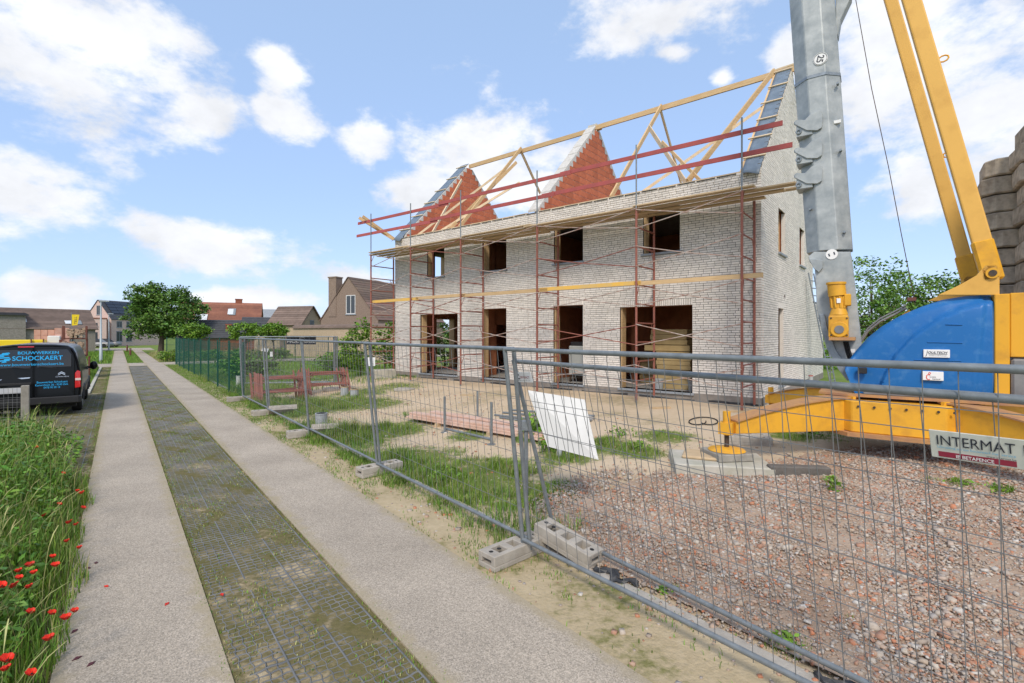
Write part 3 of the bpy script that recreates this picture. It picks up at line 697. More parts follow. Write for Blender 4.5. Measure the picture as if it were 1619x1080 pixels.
for row in range(6):
    y0 = DI - .06 + row * .215
    xs = [-.25 - .9 * random.random() if row in (1, 2, 3, 4) else -.15] + [2.9 + .3 * random.random(), 6.3 + .3 * random.random(), 9.6 + .4 * random.random(), 12.6 + .3 * random.random(), 15.35 + .15 * random.random()]
    for a, b in zip(xs[:-1], xs[1:]):
        z = PZ + .005 + .045 * (k % 2); k += 1
        ob('deck_board', MB().bar((a, y0 + .1, z + .02), (b + .25 * (k % 2), y0 + .1, z + .02 - .0), .205, .04), 'board', sc, bevel=.004)
for z, sgs in ((6.25, ((16.35, 11.0), (11.4, 5.6), (6.1, -.95))), (6.80, ((16.25, 10.4), (10.9, 5.0), (5.4, -.75)))):
    for n_, (a, b) in enumerate(sgs):
        ob('guard_rail', MB().bar((a, DO - .05 + .03 * (n_ % 2), z + .05), (b, DO - .05 + .03 * (n_ % 2), z - .02 + .03 * (n_ % 2)), .028, .12), 'rail_red', sc, bevel=.003)
for n_, (a, b) in enumerate(((15.3, 12.15), (12.3, 9.55), (9.75, 5.9), (6.2, 2.75), (2.95, -.33))):
    ob('toe_plank', MB().bar((a, DO - .09, 3.30 + .02 * (n_ % 2)), (b, DO - .09, 3.30 + .02 * (n_ % 2)), .035, .115), 'plank_yellow' if n_ in (0, 3) else 'timber', sc, bevel=.003)
ob('end_rail', MB().bar((15.95, DO + .1, 7.05), (15.25, .1, 6.2), .03, .13), 'timber', sc)
# ------------------------------------------------------------------ site fence
FROT = math.atan2(RR.y, RR.x)
PLEN, PHT = 3.64, 2.0
frame_mb = MB().tube([(0, 0, .0), (0, 0, PHT)], .021, 10)
fme = frame_mb.mesh('post', smooth=True)
tme = MB().tube([(0, 0, 0), (-PLEN, 0, 0)], .0205, 10).mesh('rail', smooth=True)
vz = [(0, .003 * math.sin(z * 9), z) for z in np.linspace(.06, PHT - .0, 9)]
wv = MB().tube(vz, .0026, 4).mesh('wire', smooth=True)
wh = MB().tube([(0, .006, 0), (-PLEN / 2, .004, 0), (-PLEN, .006, 0)], .0026, 4).mesh('wire', smooth=True)
def fence_panel(loc, rotz, lean, label, step=.125, group='site fence panels', mat='galv', horiz=(.12, .40, .68, .96, 1.24, 1.52, 1.80)):
    f = thing('mesh_barrier', label, 'barrier', loc, rotz, group, rx=-lean)
    
    for x in (0, -PLEN): ob('post', fme, mat, f, loc=(x, 0, 0))
    for z in (.105, PHT - .012): ob('rail', tme, mat, f, loc=(0, 0, z))
    for k in range(1, int(PLEN / step) + 1): ob('wire', wv, 'wire', f, loc=(-k * step, 0, 0))
    for z in horiz: ob('wire', wh, 'wire', f, loc=(0, 0, z))
    return f
fpB = fence_panel((.47, 5.28, .02), math.radians(125.6), .285, 'steel mesh panel leaning on the inside of the fence, carrying the name board')
fpA = fence_panel(rp(3.12, 3.72, .08), FROT, .118, 'steel mesh panel upright between the rubble heap and the lane')
fpA.rotation_euler.z = FROT
lb = ['steel mesh panel on the lane beside the pink plank stack', 'steel mesh panel on the lane in front of the red frames', 'steel mesh panel on the lane by the grey drain pipe', 'steel mesh panel on the lane next to the green fence']
for k, (s1, ln) in enumerate(((7.32, .105), (10.92, .09), (14.5, .07), (18.1, .05))):
    fence_panel(rp(3.17 + .03 * (k % 2), s1, .08), FROT, ln, lb[k], horiz=(.12, .40, .68, .96, 1.24, 1.52, 1.80))
# hollow concrete feet
def foot_mesh():
    mb = MB(); L_, W_, H_ = .70, .235, .145
    xs = [-L_/2, -.26, -.20, -.13, .0, .06, .16, .22, L_/2]
    # body with three pockets open at the top and slots in the ends
    mb.bx(-L_/2, L_/2, -W_/2, W_/2, .0, .05)
    mb.bx(-L_/2, L_/2, -W_/2, -.065, .05, H_).bx(-L_/2, L_/2, .065, W_/2, .05, H_)
    for a, b in ((-L_/2, -.24), (-.13, -.05), (.05, .13), (.24, L_/2)): mb.bx(a, b, -.065, .065, .05 + (.045 if abs(a) > .3 or abs(b) > .3 else 0), H_)
    return mb.mesh('fence_foot', bevel=.006)
ftm = foot_mesh()
hole = MB().tube([(0, 0, .0), (0, 0, .004)], .022, 12).mesh('socket')
def foot(loc, rz, label, rx=0, ry=0):
    o = ob('concrete_ballast', ftm, 'concrete', label=label, cat='concrete foot', group='concrete fence feet', loc=loc, rot=(rx, ry, rz))
    for x in (-.29, .19, .29): ob('socket', hole, 'rubber', o, loc=(x, .0, .142))
    return o
pj = rp(3.14, 3.76); nrm = FROT + math.pi / 2
foot((pj.x - .09, pj.y - .06, .008), nrm + .08, 'pale concrete fence foot lying beside the lane under the post pair')
foot(rp(3.46, 3.47, .075), FROT + .10, 'worn concrete fence foot laid with one end on top of the other one', ry=-.17)
foot(rp(3.22, 7.36, .012), nrm + .1, 'brown concrete fence foot at the panel joint by the long grass')
foot(rp(3.12, 11.0, .012), nrm - .1, 'concrete fence foot lying flat under the joint by the red frames'); foot(rp(3.55, 10.75, .09), nrm - .35, 'concrete fence foot tipped up on its edge in the grass', rx=.85)
foot(rp(3.14, 14.56, .012), nrm, 'small far concrete fence foot at the edge of the verge'); foot(rp(3.5, 14.3, .09), nrm - .2, 'tilted concrete fence foot propped in the grass near the red frames', rx=.7)
foot(rp(3.1, 18.15, .012), nrm, 'concrete fence foot where the mesh panels meet the green fence')
# name board on the leaning panel
mB = mw_of(fpB)
def on_panel(fp, x0, y0, x1, y1, c): a, b = onp(x0, y0, mw_of(fp), c), onp(x1, y1, mw_of(fp), c); return a, b
def board(fp, px, py, wpx, hpx, c, name, label, cat, mat, tilt=0):
    a = onp(px, py, mw_of(fp), c); b = onp(px + wpx, py, mw_of(fp), c); d = onp(px, py + hpx, mw_of(fp), c)
    w, h = abs(b.x - a.x), abs(d.z - a.z)
    M4 = mw_of(fp); t = thing(name, label, cat, M4 @ a, 0); t.rotation_euler = (M4.to_3x3() @ Matrix.Rotation(math.pi, 3, 'Z') @ Matrix.Rotation(tilt, 3, 'Y')).to_euler()
    # local: x to the right in view, z up, -y toward the viewer
    ob('panel', MB().bx(0, w, 0, .006, -h, 0), mat, t, bevel=.002)
    return t, w, h
RX, UZ = (1, 0, 0), (0, 0, 1)
t, w, h = board(fpB, 1468, 679, 170, 42, .02, 'name_board', 'white board lettered INTERMAT with a red band, tied to the leaning panel', 'sign', 'sign_white', -.015)
w2 = w * .86
text('INTERMAT', t, 'ink', (w2 * .09, -.001, -h * .50), RX, UZ, w2 * .86, h * .34)
text('Uitrusting op uw bouwwerf met service', t, 'ink_blue', (w2 * .09, -.001, -h * .64), RX, UZ, w2 * .86, h * .10)
text('www.intermat.be', t, 'ink', (w2 * .64, -.001, -h * .735), RX, UZ, w2 * .31, h * .07)
ob('red_band', MB().bx(w2 * .09, w2 * .95, -.0012, .0, -h * .94, -h * .75), 'ink_red', t)
text('IB BETAFENCE', t, 'sticker', (w2 * .30, -.003, -h * .91), RX, UZ, w2 * .42, h * .12, bold=.015)
text('INT', t, 'ink', (w2 * 1.03, -.001, -h * .50), RX, UZ, w2 * .14, h * .34)
t, w, h = board(fpB, 813, 588, 25, 15.5, .03, 'small_sign', 'small white CONTRACT sign hanging by the leaning post', 'sign', 'sticker', -.06)
text('C', t, 'ink', (w * .10, -.001, -h * .72), RX, UZ, w * .17, h * .5, bold=.03); text('ONTRACT', t, 'ink_red', (w * .28, -.001, -h * .62), RX, UZ, w * .6, h * .22); text('uw partner op de werf', t, 'ink', (w * .12, -.001, -h * .86), RX, UZ, w * .76, h * .08)
# white sheet leaning behind the panels
c_ = [at(836, 617, .98), at(926, 633, .95), at(945, 727, .30), at(864, 708, .28)]
def depth(px, py, Y): return Vector(((px - HX) / F * Y, Y, CAMH + (HY - py) * Y / F))
c_ = [depth(834, 617, 6.35), depth(924, 632, 6.05), depth(946, 727, 5.85), depth(866, 706, 6.2)]
o_ = c_[3]; nn = (c_[1] - c_[0]).cross(c_[3] - c_[0]).normalized() * .012
mb = MB().add([p - o_ for p in c_] + [p - o_ + nn for p in c_], [(0, 1, 2, 3), (7, 6, 5, 4), (0, 4, 5, 1), (1, 5, 6, 2), (2, 6, 7, 3), (3, 7, 4, 0)])
ob('white_sheet', mb, 'white_sheet', label='blank white sheet propped aslant behind the site fence', cat='sheet', loc=o_)
ob('sheet_prop', MB().tube([(0, 0, -.02), (.03, .1, .55)], .045, 8), 'pipe_grey', label='grey pipe stub holding up the blank white sheet', cat='pipe', loc=at(884, 722) , smooth=True)
ob('sheet_stand', MB().tube([(0, 0, -.05), (0, .02, 1.0)], .028, 8).bx(-.06, .06, -.04, .08, .9, 1.02), 'galv', label='galvanised post with clamp behind the blank white sheet', cat='post', loc=depth(832, 700, 6.6) * 1 , smooth=False).location.z = gz(.19, 6.6)

# ------------------------------------------------------------------ tower crane
CL = Vector((6.2, 8.0, 0)); CL.z = gz(6.2, 8.0)
CA = math.atan2(-.586, .81)
crane = thing('tower_crane', 'yellow and blue self erecting tower crane with galvanised mast on outriggers', 'crane', CL, CA)
CW = mw_of(crane)
def C_(px, py, y): q = onp(px, py, CW, y); return (q.x, q.z)
# chassis
ob('chassis', MB().prism([(-.95, -.55), (-.55, -.95), (.55, -.95), (.95, -.55), (.95, .55), (.55, .95), (-.55, .95), (-.95, .55)], .40, .88, 'z'), 'crane_yellow', crane, bevel=.015)
ob('chassis_flange', MB().prism([(-1.02, -.6), (-.6, -1.02), (.6, -1.02), (1.02, -.6), (1.02, .6), (.6, 1.02), (-.6, 1.02), (-1.02, .6)], .34, .40, 'z'), 'crane_rust', crane)
pads = []
for sx in (-1, 1):
    for sy in (-1, 1):
        d = Vector((sx, sy, 0)).normalized(); sd_ = Vector((-d.y, d.x, 0))
        secs, fl = [], []
        for k in range(9):
            f = k / 8; r = .85 + f * 2.02; top = .90 - .33 * f ** 1.8; bot = .39 + .0 * f; w = .15 - .05 * f
            secs.append([d * r + sd_ * w + Vector((0, 0, bot)), d * r - sd_ * w + Vector((0, 0, bot)), d * r - sd_ * w + Vector((0, 0, top)), d * r + sd_ * w + Vector((0, 0, top))])
            fl.append([d * r + sd_ * (w + .04) + Vector((0, 0, top)), d * r - sd_ * (w + .04) + Vector((0, 0, top)), d * r - sd_ * (w + .04) + Vector((0, 0, top + .022)), d * r + sd_ * (w + .04) + Vector((0, 0, top + .022))])
        arm = ob('outrigger', MB().loft(secs), 'crane_yellow', crane, bevel=.008)
        ob('top_flange', MB().loft(fl), 'crane_rust', arm)
        tip = d * 2.96
        ob('root_plate', MB().bar(d * .95 + sd_ * .22 + Vector((0, 0, .64)), d * .95 - sd_ * .22 + Vector((0, 0, .64)), .05, .58), 'crane_yellow', arm)
        g = (CW @ tip); zg = gz(g.x, g.y) - CL.z
        ob('jack', MB().tube([tip + Vector((0, 0, .36)), tip + Vector((0, 0, .72))], .055, 10).bx(tip.x - .10, tip.x + .10, tip.y - .10, tip.y + .10, .38, .55), 'crane_yellow', arm, smooth=True)
        ob('jack_screw', MB().tube([tip + Vector((0, 0, .24 + zg)), tip + Vector((0, 0, .40))], .035, 8), 'dark_steel', arm, smooth=True)
        ob('jack_foot', MB().tube([tip + Vector((0, 0, .243 + zg)), tip + Vector((0, 0, .262 + zg)), tip + Vector((0, 0, .29 + zg))], [.27, .25, .07], 20), 'crane_yellow', arm, smooth=True)
        pads.append(CW @ tip)
# deck and slewing ring
ob('slew_ring', MB().tube([(0, 0, .86), (0, 0, .93)], .62, 24), 'dark_steel', crane, smooth=True)
ob('deck', MB().prism([(-1.0, -.62), (-.6, -.78), (1.9, -.78), (2.2, -.5), (2.2, .8), (-1.0, .8)], .925, .96, 'z'), 'crane_rust', crane)
# blue cover: profile seen from the lane side, swelling outwards, with a raised crescent
outl = [(1335, 583), (1341, 571), (1352, 556), (1372, 534), (1396, 515), (1424, 499), (1456, 485), (1492, 473), (1530, 467), (1572, 465)]
def lerp_path(pts, f):
    L_ = [0]
    for p, q in zip(pts[:-1], pts[1:]): L_.append(L_[-1] + math.hypot(q[0] - p[0], q[1] - p[1]))
    return np.interp(f * L_[-1], L_, [p[0] for p in pts]), np.interp(f * L_[-1], L_, [p[1] for p in pts])
lowp = [(1350, 620), (1356, 630), (1380, 633), (1450, 634.5), (1572, 637)]
cres_ = [(1385, 640), (1395, 600), (1415, 562), (1445, 530), (1485, 503), (1525, 486), (1572, 474)]
crx, cry = [p[0] for p in cres_], [p[1] for p in cres_]
ni, nr = 70, 46; vs = []
for i in range(ni):
    tx, ty = lerp_path(outl, i / (ni - 1)); lx, ly = lerp_path(lowp, i / (ni - 1))
    for j in range(nr):
        f = j / (nr - 1); pxx, pyy = lx + (tx - lx) * f, ly + (ty - ly) * f
        g_ = i / (ni - 1)
        bul = .085 * min(1, math.sin(math.pi * min(.5, g_ * 1.1 + .04))) * (1 - abs(2 * f - 1) ** 5)
        dcr = float(np.interp(pxx, crx, cry)) - pyy                      # above the crescent line: set back
        cr = .12 * sst(dcr / 6 + .5) * sst(g_ * 8)
        vr = .05 * sst((pxx - (1536 + (640 - pyy) * .10)) / 10)          # flat strip at the rear edge
        edge_ = .05 * sst((.06 - min(f, 1 - f)) / .06) + .05 * sst((g_ - .985) / .015)
        q = onp(pxx, pyy, CW, -.62); vs.append((q.x, -.62 - bul + cr + vr + edge_, q.z))
nv = len(vs); vs += [(x, .02, z) for x, y, z in vs]
topc = [C_(1572, 465, -.62)]; lowc = [None, C_(1365, 631, -.62)] + [C_(1572, 637, -.62)] * 8
idx = lambda i, j, b=0: b * nv + i * nr + j
fs = [(idx(i, j), idx(i + 1, j), idx(i + 1, j + 1), idx(i, j + 1)) for i in range(ni - 1) for j in range(nr - 1)]
fs += [(idx(i, nr - 1), idx(i + 1, nr - 1), idx(i + 1, nr - 1, 1), idx(i, nr - 1, 1)) for i in range(ni - 1)] + [(idx(i, 0, 1), idx(i + 1, 0, 1), idx(i + 1, 0), idx(i, 0)) for i in range(ni - 1)]
fs += [(idx(0, j), idx(0, j + 1), idx(0, j + 1, 1), idx(0, j, 1)) for j in range(nr - 1)] + [(idx(ni - 1, j + 1), idx(ni - 1, j), idx(ni - 1, j, 1), idx(ni - 1, j + 1, 1)) for j in range(nr - 1)]
bme_ = MB().add(vs, fs).mesh('cover')
for p in bme_.polygons: p.use_smooth = True
bme_.set_sharp_from_angle(angle=math.radians(60))
cov = ob('cover', bme_, 'blue_cover', crane)
for (xa, xb, ya) in ((1495, 1522, 513), (1466, 1522, 541), (1445, 1520, 569)):
    a = onp(xa, ya, CW, -.70); b = onp(xb, ya + (xb - xa) * .02, CW, -.70); ob('groove', MB().bar((a.x, -.708, a.z), (b.x, -.708, b.z), .02, .012), 'blue_cover', cov, bevel=.004)
def sheet_on(px, py, wpx, hpx, y, mat, name):
    a = onp(px, py, CW, y); b = onp(px + wpx, py, CW, y); d = onp(px, py + hpx, CW, y)
    w, h = b.x - a.x, a.z - d.z
    o = ob(name, MB().bx(a.x, b.x, y, y + .12, d.z, a.z), mat, cov, bevel=.004); return o, a, w, h
YS = -.735
st, a, w, h = sheet_on(1460, 552.5, 42, 12.5, YS, 'sticker', 'sticker')
text('OULTECH', cov, 'ink', (a.x + w * .17, YS - .001, a.z - h * .50), RX, UZ, w * .74, h * .27, shear=.3, bold=.02)
text('J', cov, 'ink', (a.x + w * .07, YS - .001, a.z - h * .88), RX, UZ, w * .10, h * .74, shear=.3)
ob('underline', MB().bx(a.x + w * .2, a.x + w * .9, YS - .003, YS, a.z - h * .60, a.z - h * .55), 'ink', cov)
text('KRANEN & HEFTECHNIEK', cov, 'steel_grey', (a.x + w * .22, YS - .001, a.z - h * .82), RX, UZ, w * .66, h * .11)
st, a, w, h = sheet_on(1458, 587, 34, 14, YS - .012, 'sticker', 'sticker')
mbc = MB(); ring = [(a.x + w * .30 + w * .10 * math.cos(q), YS - .014, a.z - h * .63 + h * .28 * math.sin(q)) for q in np.linspace(.9, 5.4, 14)]
mbc.tube(ring, w * .022, 5).tube([(a.x + w * .35 + w * .045 * math.cos(q), YS - .014, a.z - h * .20 + h * .10 * math.sin(q)) for q in np.linspace(0, 6.28, 12)], w * .016, 5)
ob('emblem', mbc, 'orange_red', cov); text('Crane', cov, 'steel_grey', (a.x + w * .36, YS - .013, a.z - h * .68), RX, UZ, w * .28, h * .2); text('Control', cov, 'ink', (a.x + w * .48, YS - .013, a.z - h * .90), RX, UZ, w * .36, h * .17)
ob('latch', MB().bx(*(lambda a, b: (a.x, b.x, -.70, -.60, b.z, a.z))(onp(1356, 581, CW, -.66), onp(1371, 591, CW, -.66))), 'plastic_black', cov, bevel=.01)
ob('lower_trim', MB().bx(lowc[1][0], lowc[9][0], -.68, -.60, .96, 1.03), 'steel_grey', cov, bevel=.01)
# cable guard following the back of the cover
rail = [onp(x, y, CW, .25) for x, y in ((1362, 540), (1372, 524), (1392, 508), (1415, 497), (1433, 487))]
ob('cable_guard', MB().tube(rail, .02, 6).tube([r + Vector((0, 0, .05)) for r in rail], .014, 6), 'steel_grey', crane, smooth=True)
ob('guard_plate', MB().prism([C_(x, y, .1) for x, y in ((1345, 575), (1372, 540), (1400, 517), (1438, 489), (1440, 497), (1400, 530), (1370, 570))], .1, .3), 'crane_yellow', crane)
# tower frame at the back
x1 = topc[-1][0]
z0_, z1_ = .96, topc[-1][1]
ob('column', MB().bx(x1 + .005, x1 + .16, -.60, -.30, z0_, z1_ + .0), 'crane_yellow', crane, bevel=.01)
ob('side_plate', MB().bx(x1 + .165, x1 + 1.2, -.58, -.40, z0_ + .62, z1_ + .01), 'crane_yellow', crane, bevel=.01)
ob('counter_box', MB().bx(x1 + .17, x1 + 1.2, -.62, -.1, z0_, z0_ + .60), 'steel_grey', crane, bevel=.03)
# strut bracket, the two struts with pins and lugs
NP = onp(1567, 433, CW, -.48)
brkt = [C_(x, y, -.5) for x, y in ((1482, 467), (1515, 452), (1543, 436), (1556, 420), (1575, 420), (1579, 432), (1579, 467))]
for y0 in (-.56, 1.07): ob('bracket', MB().prism(brkt, y0, y0 + .05), 'crane_yellow_pale', crane, bevel=.006)
topN = onp(1441, 0, CW, -.48)
dirS = (topN - NP).normalized()
for y0 in (-.48, 1.15):
    p0 = Vector((NP.x, y0, NP.z)); p1 = p0 + dirS * 7.5
    ob('strut', MB().bar(p0 - dirS * -.12, p1, .13, .215 if y0 < 0 else .185, (1, 0, 0)), 'crane_yellow_pale', crane, bevel=.02, seg=2)
    ob('strut_end', MB().bar(p0 - dirS * .10, p0 + dirS * .50, .16, .24, (1, 0, 0)), 'crane_yellow', crane, bevel=.03)
    ob('pin', MB().tube([p0 + Vector((0, -.13, 0)), p0 + Vector((0, .13, 0))], .045, 12), 'dark_steel', crane, smooth=True)
    ob('pin_washer', MB().tube([p0 + Vector((0, -.118, 0)), p0 + Vector((0, -.108, 0))], .075, 14), 'crane_yellow', crane, smooth=True)
    lp = p0 + dirS * (3.25 if y0 < 0 else 2.25); sdn = Vector((dirS.z, 0, -dirS.x))
    ob('lug', MB().tube([lp + sdn * .085 + (dirS * .045 * math.sin(q) + sdn * (.07 + .06 * -math.cos(q))) for q in np.linspace(0, 6.28, 10)], .012, 5), 'crane_yellow', crane, smooth=True)
# mast
LEAN = -.28 / 4.36
def mast_sec(z, w): 
    cx, c = -.90 + (z - 3.6) * LEAN * .92, w * .30; h_ = w / 2
    return [Vector((cx + a, b + .0, z)) for a, b in ((-h_, -h_ + c), (-h_ + c, -h_), (h_ - c, -h_), (h_, -h_ + c), (h_, h_ - c), (h_ - c, h_), (-h_ + c, h_), (-h_, h_ - c))]
MW_ = .66
ob('mast', MB().loft([mast_sec(z, MW_) for z in (3.3, 5.2, 7.2, 10.5)]), 'galv_mast', crane, bevel=.012)
ob('inner_mast', MB().loft([mast_sec(z, MW_ * .8) for z in (6.8, 12)]), 'galv_mast', crane)
fy = -MW_ / 2
low = [C_(x, y, fy) for x, y in ((1287, 398), (1278, 406), (1280, 414), (1288, 424), (1290, 452), (1291, 485), (1295, 508), (1308, 548), (1325, 580), (1342, 602), (1372, 600), (1364, 560), (1357, 500), (1351, 448), (1345, 398))]
ob('mast_foot', MB().prism(low, fy + .0, fy + .10), 'galv_mast', crane, bevel=.008); ob('mast_foot', MB().prism(low, -fy - .10, -fy), 'galv_mast', crane, bevel=.008)
core = [C_(x, y, fy) for x, y in ((1291, 398), (1294, 480), (1300, 510), (1330, 570), (1352, 595), (1360, 560), (1352, 470), (1344, 398))]
ob('mast_core', MB().prism(core, fy + .10, -fy - .10), 'galv_dark', crane)
arc = [C_(x, y, fy) for x, y in ((1296, 497), (1304, 497), (1309, 520), (1322, 553), (1340, 580), (1352, 593), (1340, 602), (1325, 583), (1308, 552), (1299, 522))]
ob('edge_rib', MB().prism(arc, fy - .06, fy + .02), 'galv_dark', crane, bevel=.006)
# hook lugs on the mast face
def lug(px, py, nm='mast_bracket'):
    pts = [(-10, 20), (-34, 8), (-36, 2), (-30, -3), (-14, -2), (0, -16), (18, -24), (24, -10), (22, 14), (12, 20)]
    pl = [C_(px + a * .75, py + b * .75, fy - .02) for a, b in pts]
    o = ob(nm, MB().prism(pl, fy - .045, fy - .005), 'galv_mast', crane, bevel=.006)
    for (a, b) in ((-30, 3), (-27, 22)):
        q = onp(px + a * .75, py + b * .75, CW, fy - .03)
        ob('eye', MB().tube([q + Vector((.035 * math.cos(k), 0, .035 * math.sin(k))) for k in np.linspace(0, 6.28, 11)], .016, 6), 'galv_dark', o, smooth=True)
    a, b = onp(px - 24, py + 4, CW, fy - .03), onp(px + 2, py + 20, CW, fy - .03)
    ob('bracket_block', MB().bx(a.x, b.x, fy - .02, fy + .32, b.z, a.z), 'galv_mast', o, bevel=.01)
for y in (192, 236, 276): lug(1283, y)
q = [C_(x, y, fy) for x, y in ((1279, 410), (1289, 410), (1301, 412), (1301, 424), (1295, 431), (1287, 425))]
ob('mast_lug', MB().prism(q, fy - .05, fy + .0), 'galv_mast', crane, bevel=.006)
qq = [C_(x, y, .2) for x, y in ((1322, -20), (1348, -20), (1347, 4), (1330, 40), (1326, 66), (1322, 60))]
ob('mast_bracket', MB().prism(qq, .0, .22), 'galv_mast', crane, bevel=.01)
for (px, py, s, nm) in ((1297, 93, '25', 0), (1315, 402, '11', 1)):
    q = onp(px, py, CW, fy - .012); r = .105 if nm == 0 else .085
    dsk = ob('number_disc', MB().tube([q, q + Vector((0, .03, 0))], r, 24), 'sticker', crane)
    if nm == 0:
        ob('disc_ring', MB().tube([q + Vector((r * .9 * math.cos(k), -.001, r * .9 * math.sin(k))) for k in np.linspace(0, 6.28, 30)], .004, 4), 'ink', dsk)
    R_, U_ = (Vector((-.25, 0, -1)), Vector((1, 0, -.25))) if nm == 0 else (Vector((1, 0, .3)), Vector((-.3, 0, 1)))
    hh = r * .95 if nm == 0 else r * .55
    text(s, dsk, 'ink', q - R_.normalized() * r * .55 - U_.normalized() * hh / 2, R_, U_, r * 1.1, hh, off=.004, bold=.015)
# slewing motor
def mbx(px0, py0, px1, py1, d0, d1): a, b = onp(px0, py0, CW, fy - .1), onp(px1, py1, CW, fy - .1); return (a.x, b.x, fy - d1, fy - d0, b.z, a.z)
mot = ob('motor', MB().tube([onp(1324, 468, CW, fy - .2), onp(1322, 450, CW, fy - .2)], .125, 18), 'crane_yellow', crane, smooth=True)
ob('motor_cap', MB().tube([onp(1322, 450, CW, fy - .2), onp(1322, 446.5, CW, fy - .2)], .14, 18), 'crane_yellow', mot, smooth=True)
mbm = MB().tube([onp(1326, 488, CW, fy - .2), onp(1324, 468, CW, fy - .2)], .095, 16)
for k in range(10):
    an = k * math.pi / 5; dv = Vector((math.cos(an), math.sin(an), 0)) * .105; mbm.bar(onp(1326, 487, CW, fy - .2) + dv, onp(1324, 469, CW, fy - .2) + dv, .014, .02)
ob('motor_fins', mbm, 'crane_yellow', mot); ob('terminal_box', MB().bx(*mbx(1335, 466, 1346, 484, .08, .28)), 'crane_yellow', mot, bevel=.012)
ob('coupling', MB().tube([onp(1326, 498, CW, fy - .2), onp(1326, 488, CW, fy - .2)], [.13, .10], 16), 'crane_yellow', mot, smooth=True)
ob('gearbox', MB().bx(*mbx(1311, 499, 1342, 534, .02, .34)), 'crane_yellow', mot, bevel=.03, seg=2)
q = onp(1327, 521, CW, fy - .34); ob('shaft_cap', MB().tube([q + Vector((0, .02, 0)), q + Vector((0, -.03, 0))], .125, 18), 'crane_yellow', mot, smooth=True, bevel=.01); ob('shaft', MB().tube([q + Vector((0, .02, 0)), q + Vector((0, -.045, 0))], .065, 16), 'steel_grey', mot, smooth=True)
ob('mount_plate', MB().bx(*mbx(1312, 533, 1353, 538, -.02, .36)), 'crane_rust', mot)
for px, py in ((1314, 503), (1339, 503), (1314, 530), (1339, 530)):
    q = onp(px, py, CW, fy - .34); ob('bolt', MB().tube([q, q + Vector((0, -.012, 0))], .014, 6), 'dark_steel', mot)
ob('plate_label', MB().bx(*mbx(1324, 473, 1330, 480, .30, .312)), 'sticker', mot); ob('plate_label', MB().bx(*mbx(1341, 552, 1352, 558, -.0, .004)), 'sticker', mot)
# hoist cable
cab = [onp(x, y, CW, .0) for x, y in ((1345, -60), (1353, 0), (1378, 140), (1405, 265), (1425, 370), (1441, 450), (1447, 482))]
ob('hoist_cable', MB().tube(cab, .006, 5), 'dark_steel', crane, smooth=True)
ob('cable_sheave', MB().bx(*(lambda a, b: (a.x, b.x, -.1, .1, b.z, a.z))(onp(1434, 471, CW, 0), onp(1448, 476, CW, 0))), 'rust_rack', crane)
# ballast
bsh = [(-.42, -.30), (-.28, -.44), (.28, -.44), (.42, -.30), (.42, .30), (.28, .44), (-.28, .44), (-.42, .30)]
blk = MB().prism(bsh, 0, .275, 'z').mesh('ballast_block', bevel=.022, seg=1)
px_list = []
for (cx, cy, n, zt) in ((1.95, .62, 9, 1), (1.98, -.30, 10, 1), (1.62, 1.45, 8, 1)):
    st_ = thing('ballast_stack', ['tall stack of weathered concrete ballast blocks behind the yellow struts', 'tallest weathered concrete ballast stack at the rear of the crane', 'lower concrete ballast stack on the far side of the crane'][len(px_list)], 'ballast', CW @ Vector((cx, cy, 0)), CA, 'crane ballast'); px_list.append(1)
    ob('stack_plinth', MB().bx(-.36, .36, -.38, .38, .96, 2.42), 'steel_grey', st_)
    for k in range(n): ob('ballast_block', blk, 'concrete_old', st_, loc=(random.uniform(-.045, .045), random.uniform(-.04, .04), 2.42 + k * .295), rot=(0, 0, random.uniform(-.07, .07)))
# outrigger pads
def slab_thing(name, label, loc, rz, sx, sy, sz, mat, cat='slab', rx=0, ry=0, bevel=.015): return ob(name, MB().bx(-sx / 2, sx / 2, -sy / 2, sy / 2, 0, sz), mat, label=label, cat=cat, loc=loc, rot=(rx, ry, rz), bevel=bevel)
names = ['by the rubble', 'by the house corner', 'nearest the name board', 'behind the crane']
for i, p in enumerate(pads):
    z = gz(p.x, p.y)
    if i == 0:
        slab_thing('base_slab', 'broad pale concrete slab under the crane foot on the rubble edge', (p.x - .14, p.y - .02, z - .05), CA + .42, 1.35, .95, .17, 'concrete_pale')
        slab_thing('packing_board', 'thin tan board lying on the pale slab under the crane foot', (p.x - .32, p.y + .08, z + .121), CA + .2, .6, .5, .045, 'board')
        slab_thing('packing_block', 'brown timber packing block directly under the crane foot', (p.x + .0, p.y + .0, z + .121), CA + .75, .55, .55, .115, 'wood_post')
    else:
        slab_thing('base_slab', 'concrete slab under the crane foot ' + names[i], (p.x, p.y, z - .05), CA, .8, .8, .17, 'concrete_pale'); slab_thing('packing_block', 'timber packing block under the crane foot ' + names[i], (p.x, p.y, z + .12), CA, .5, .5, .115, 'wood_post')

# ------------------------------------------------------------------ loose things on the site
def hollow(label, loc, rz): 
    o = ob('hollow_block', ftm, 'concrete', label=label, cat='concrete block', group='feet stored beside the outrigger', loc=loc, rot=(0, 0, rz)); return o
p = at(1185, 703); hollow('spare hollow concrete foot beside the outrigger, nearer the grass', (p.x, p.y, p.z), -.32); hollow('spare hollow concrete foot beside the outrigger, nearer the chassis', (p.x + .10, p.y + .27, p.z), -.30)
p = at(1262, 752); slab_thing('concrete_beam', 'dark grey concrete beam lying on the rubble by the pale slab', p, -.12, .80, .16, .14, 'concrete_dark', 'beam')
p = at(1415, 741); slab_thing('sheet_offcut', 'bent grey metal sheet offcut lying under the crane', p, -.2, .42, .22, .006, 'galv', 'sheet', rx=.25)
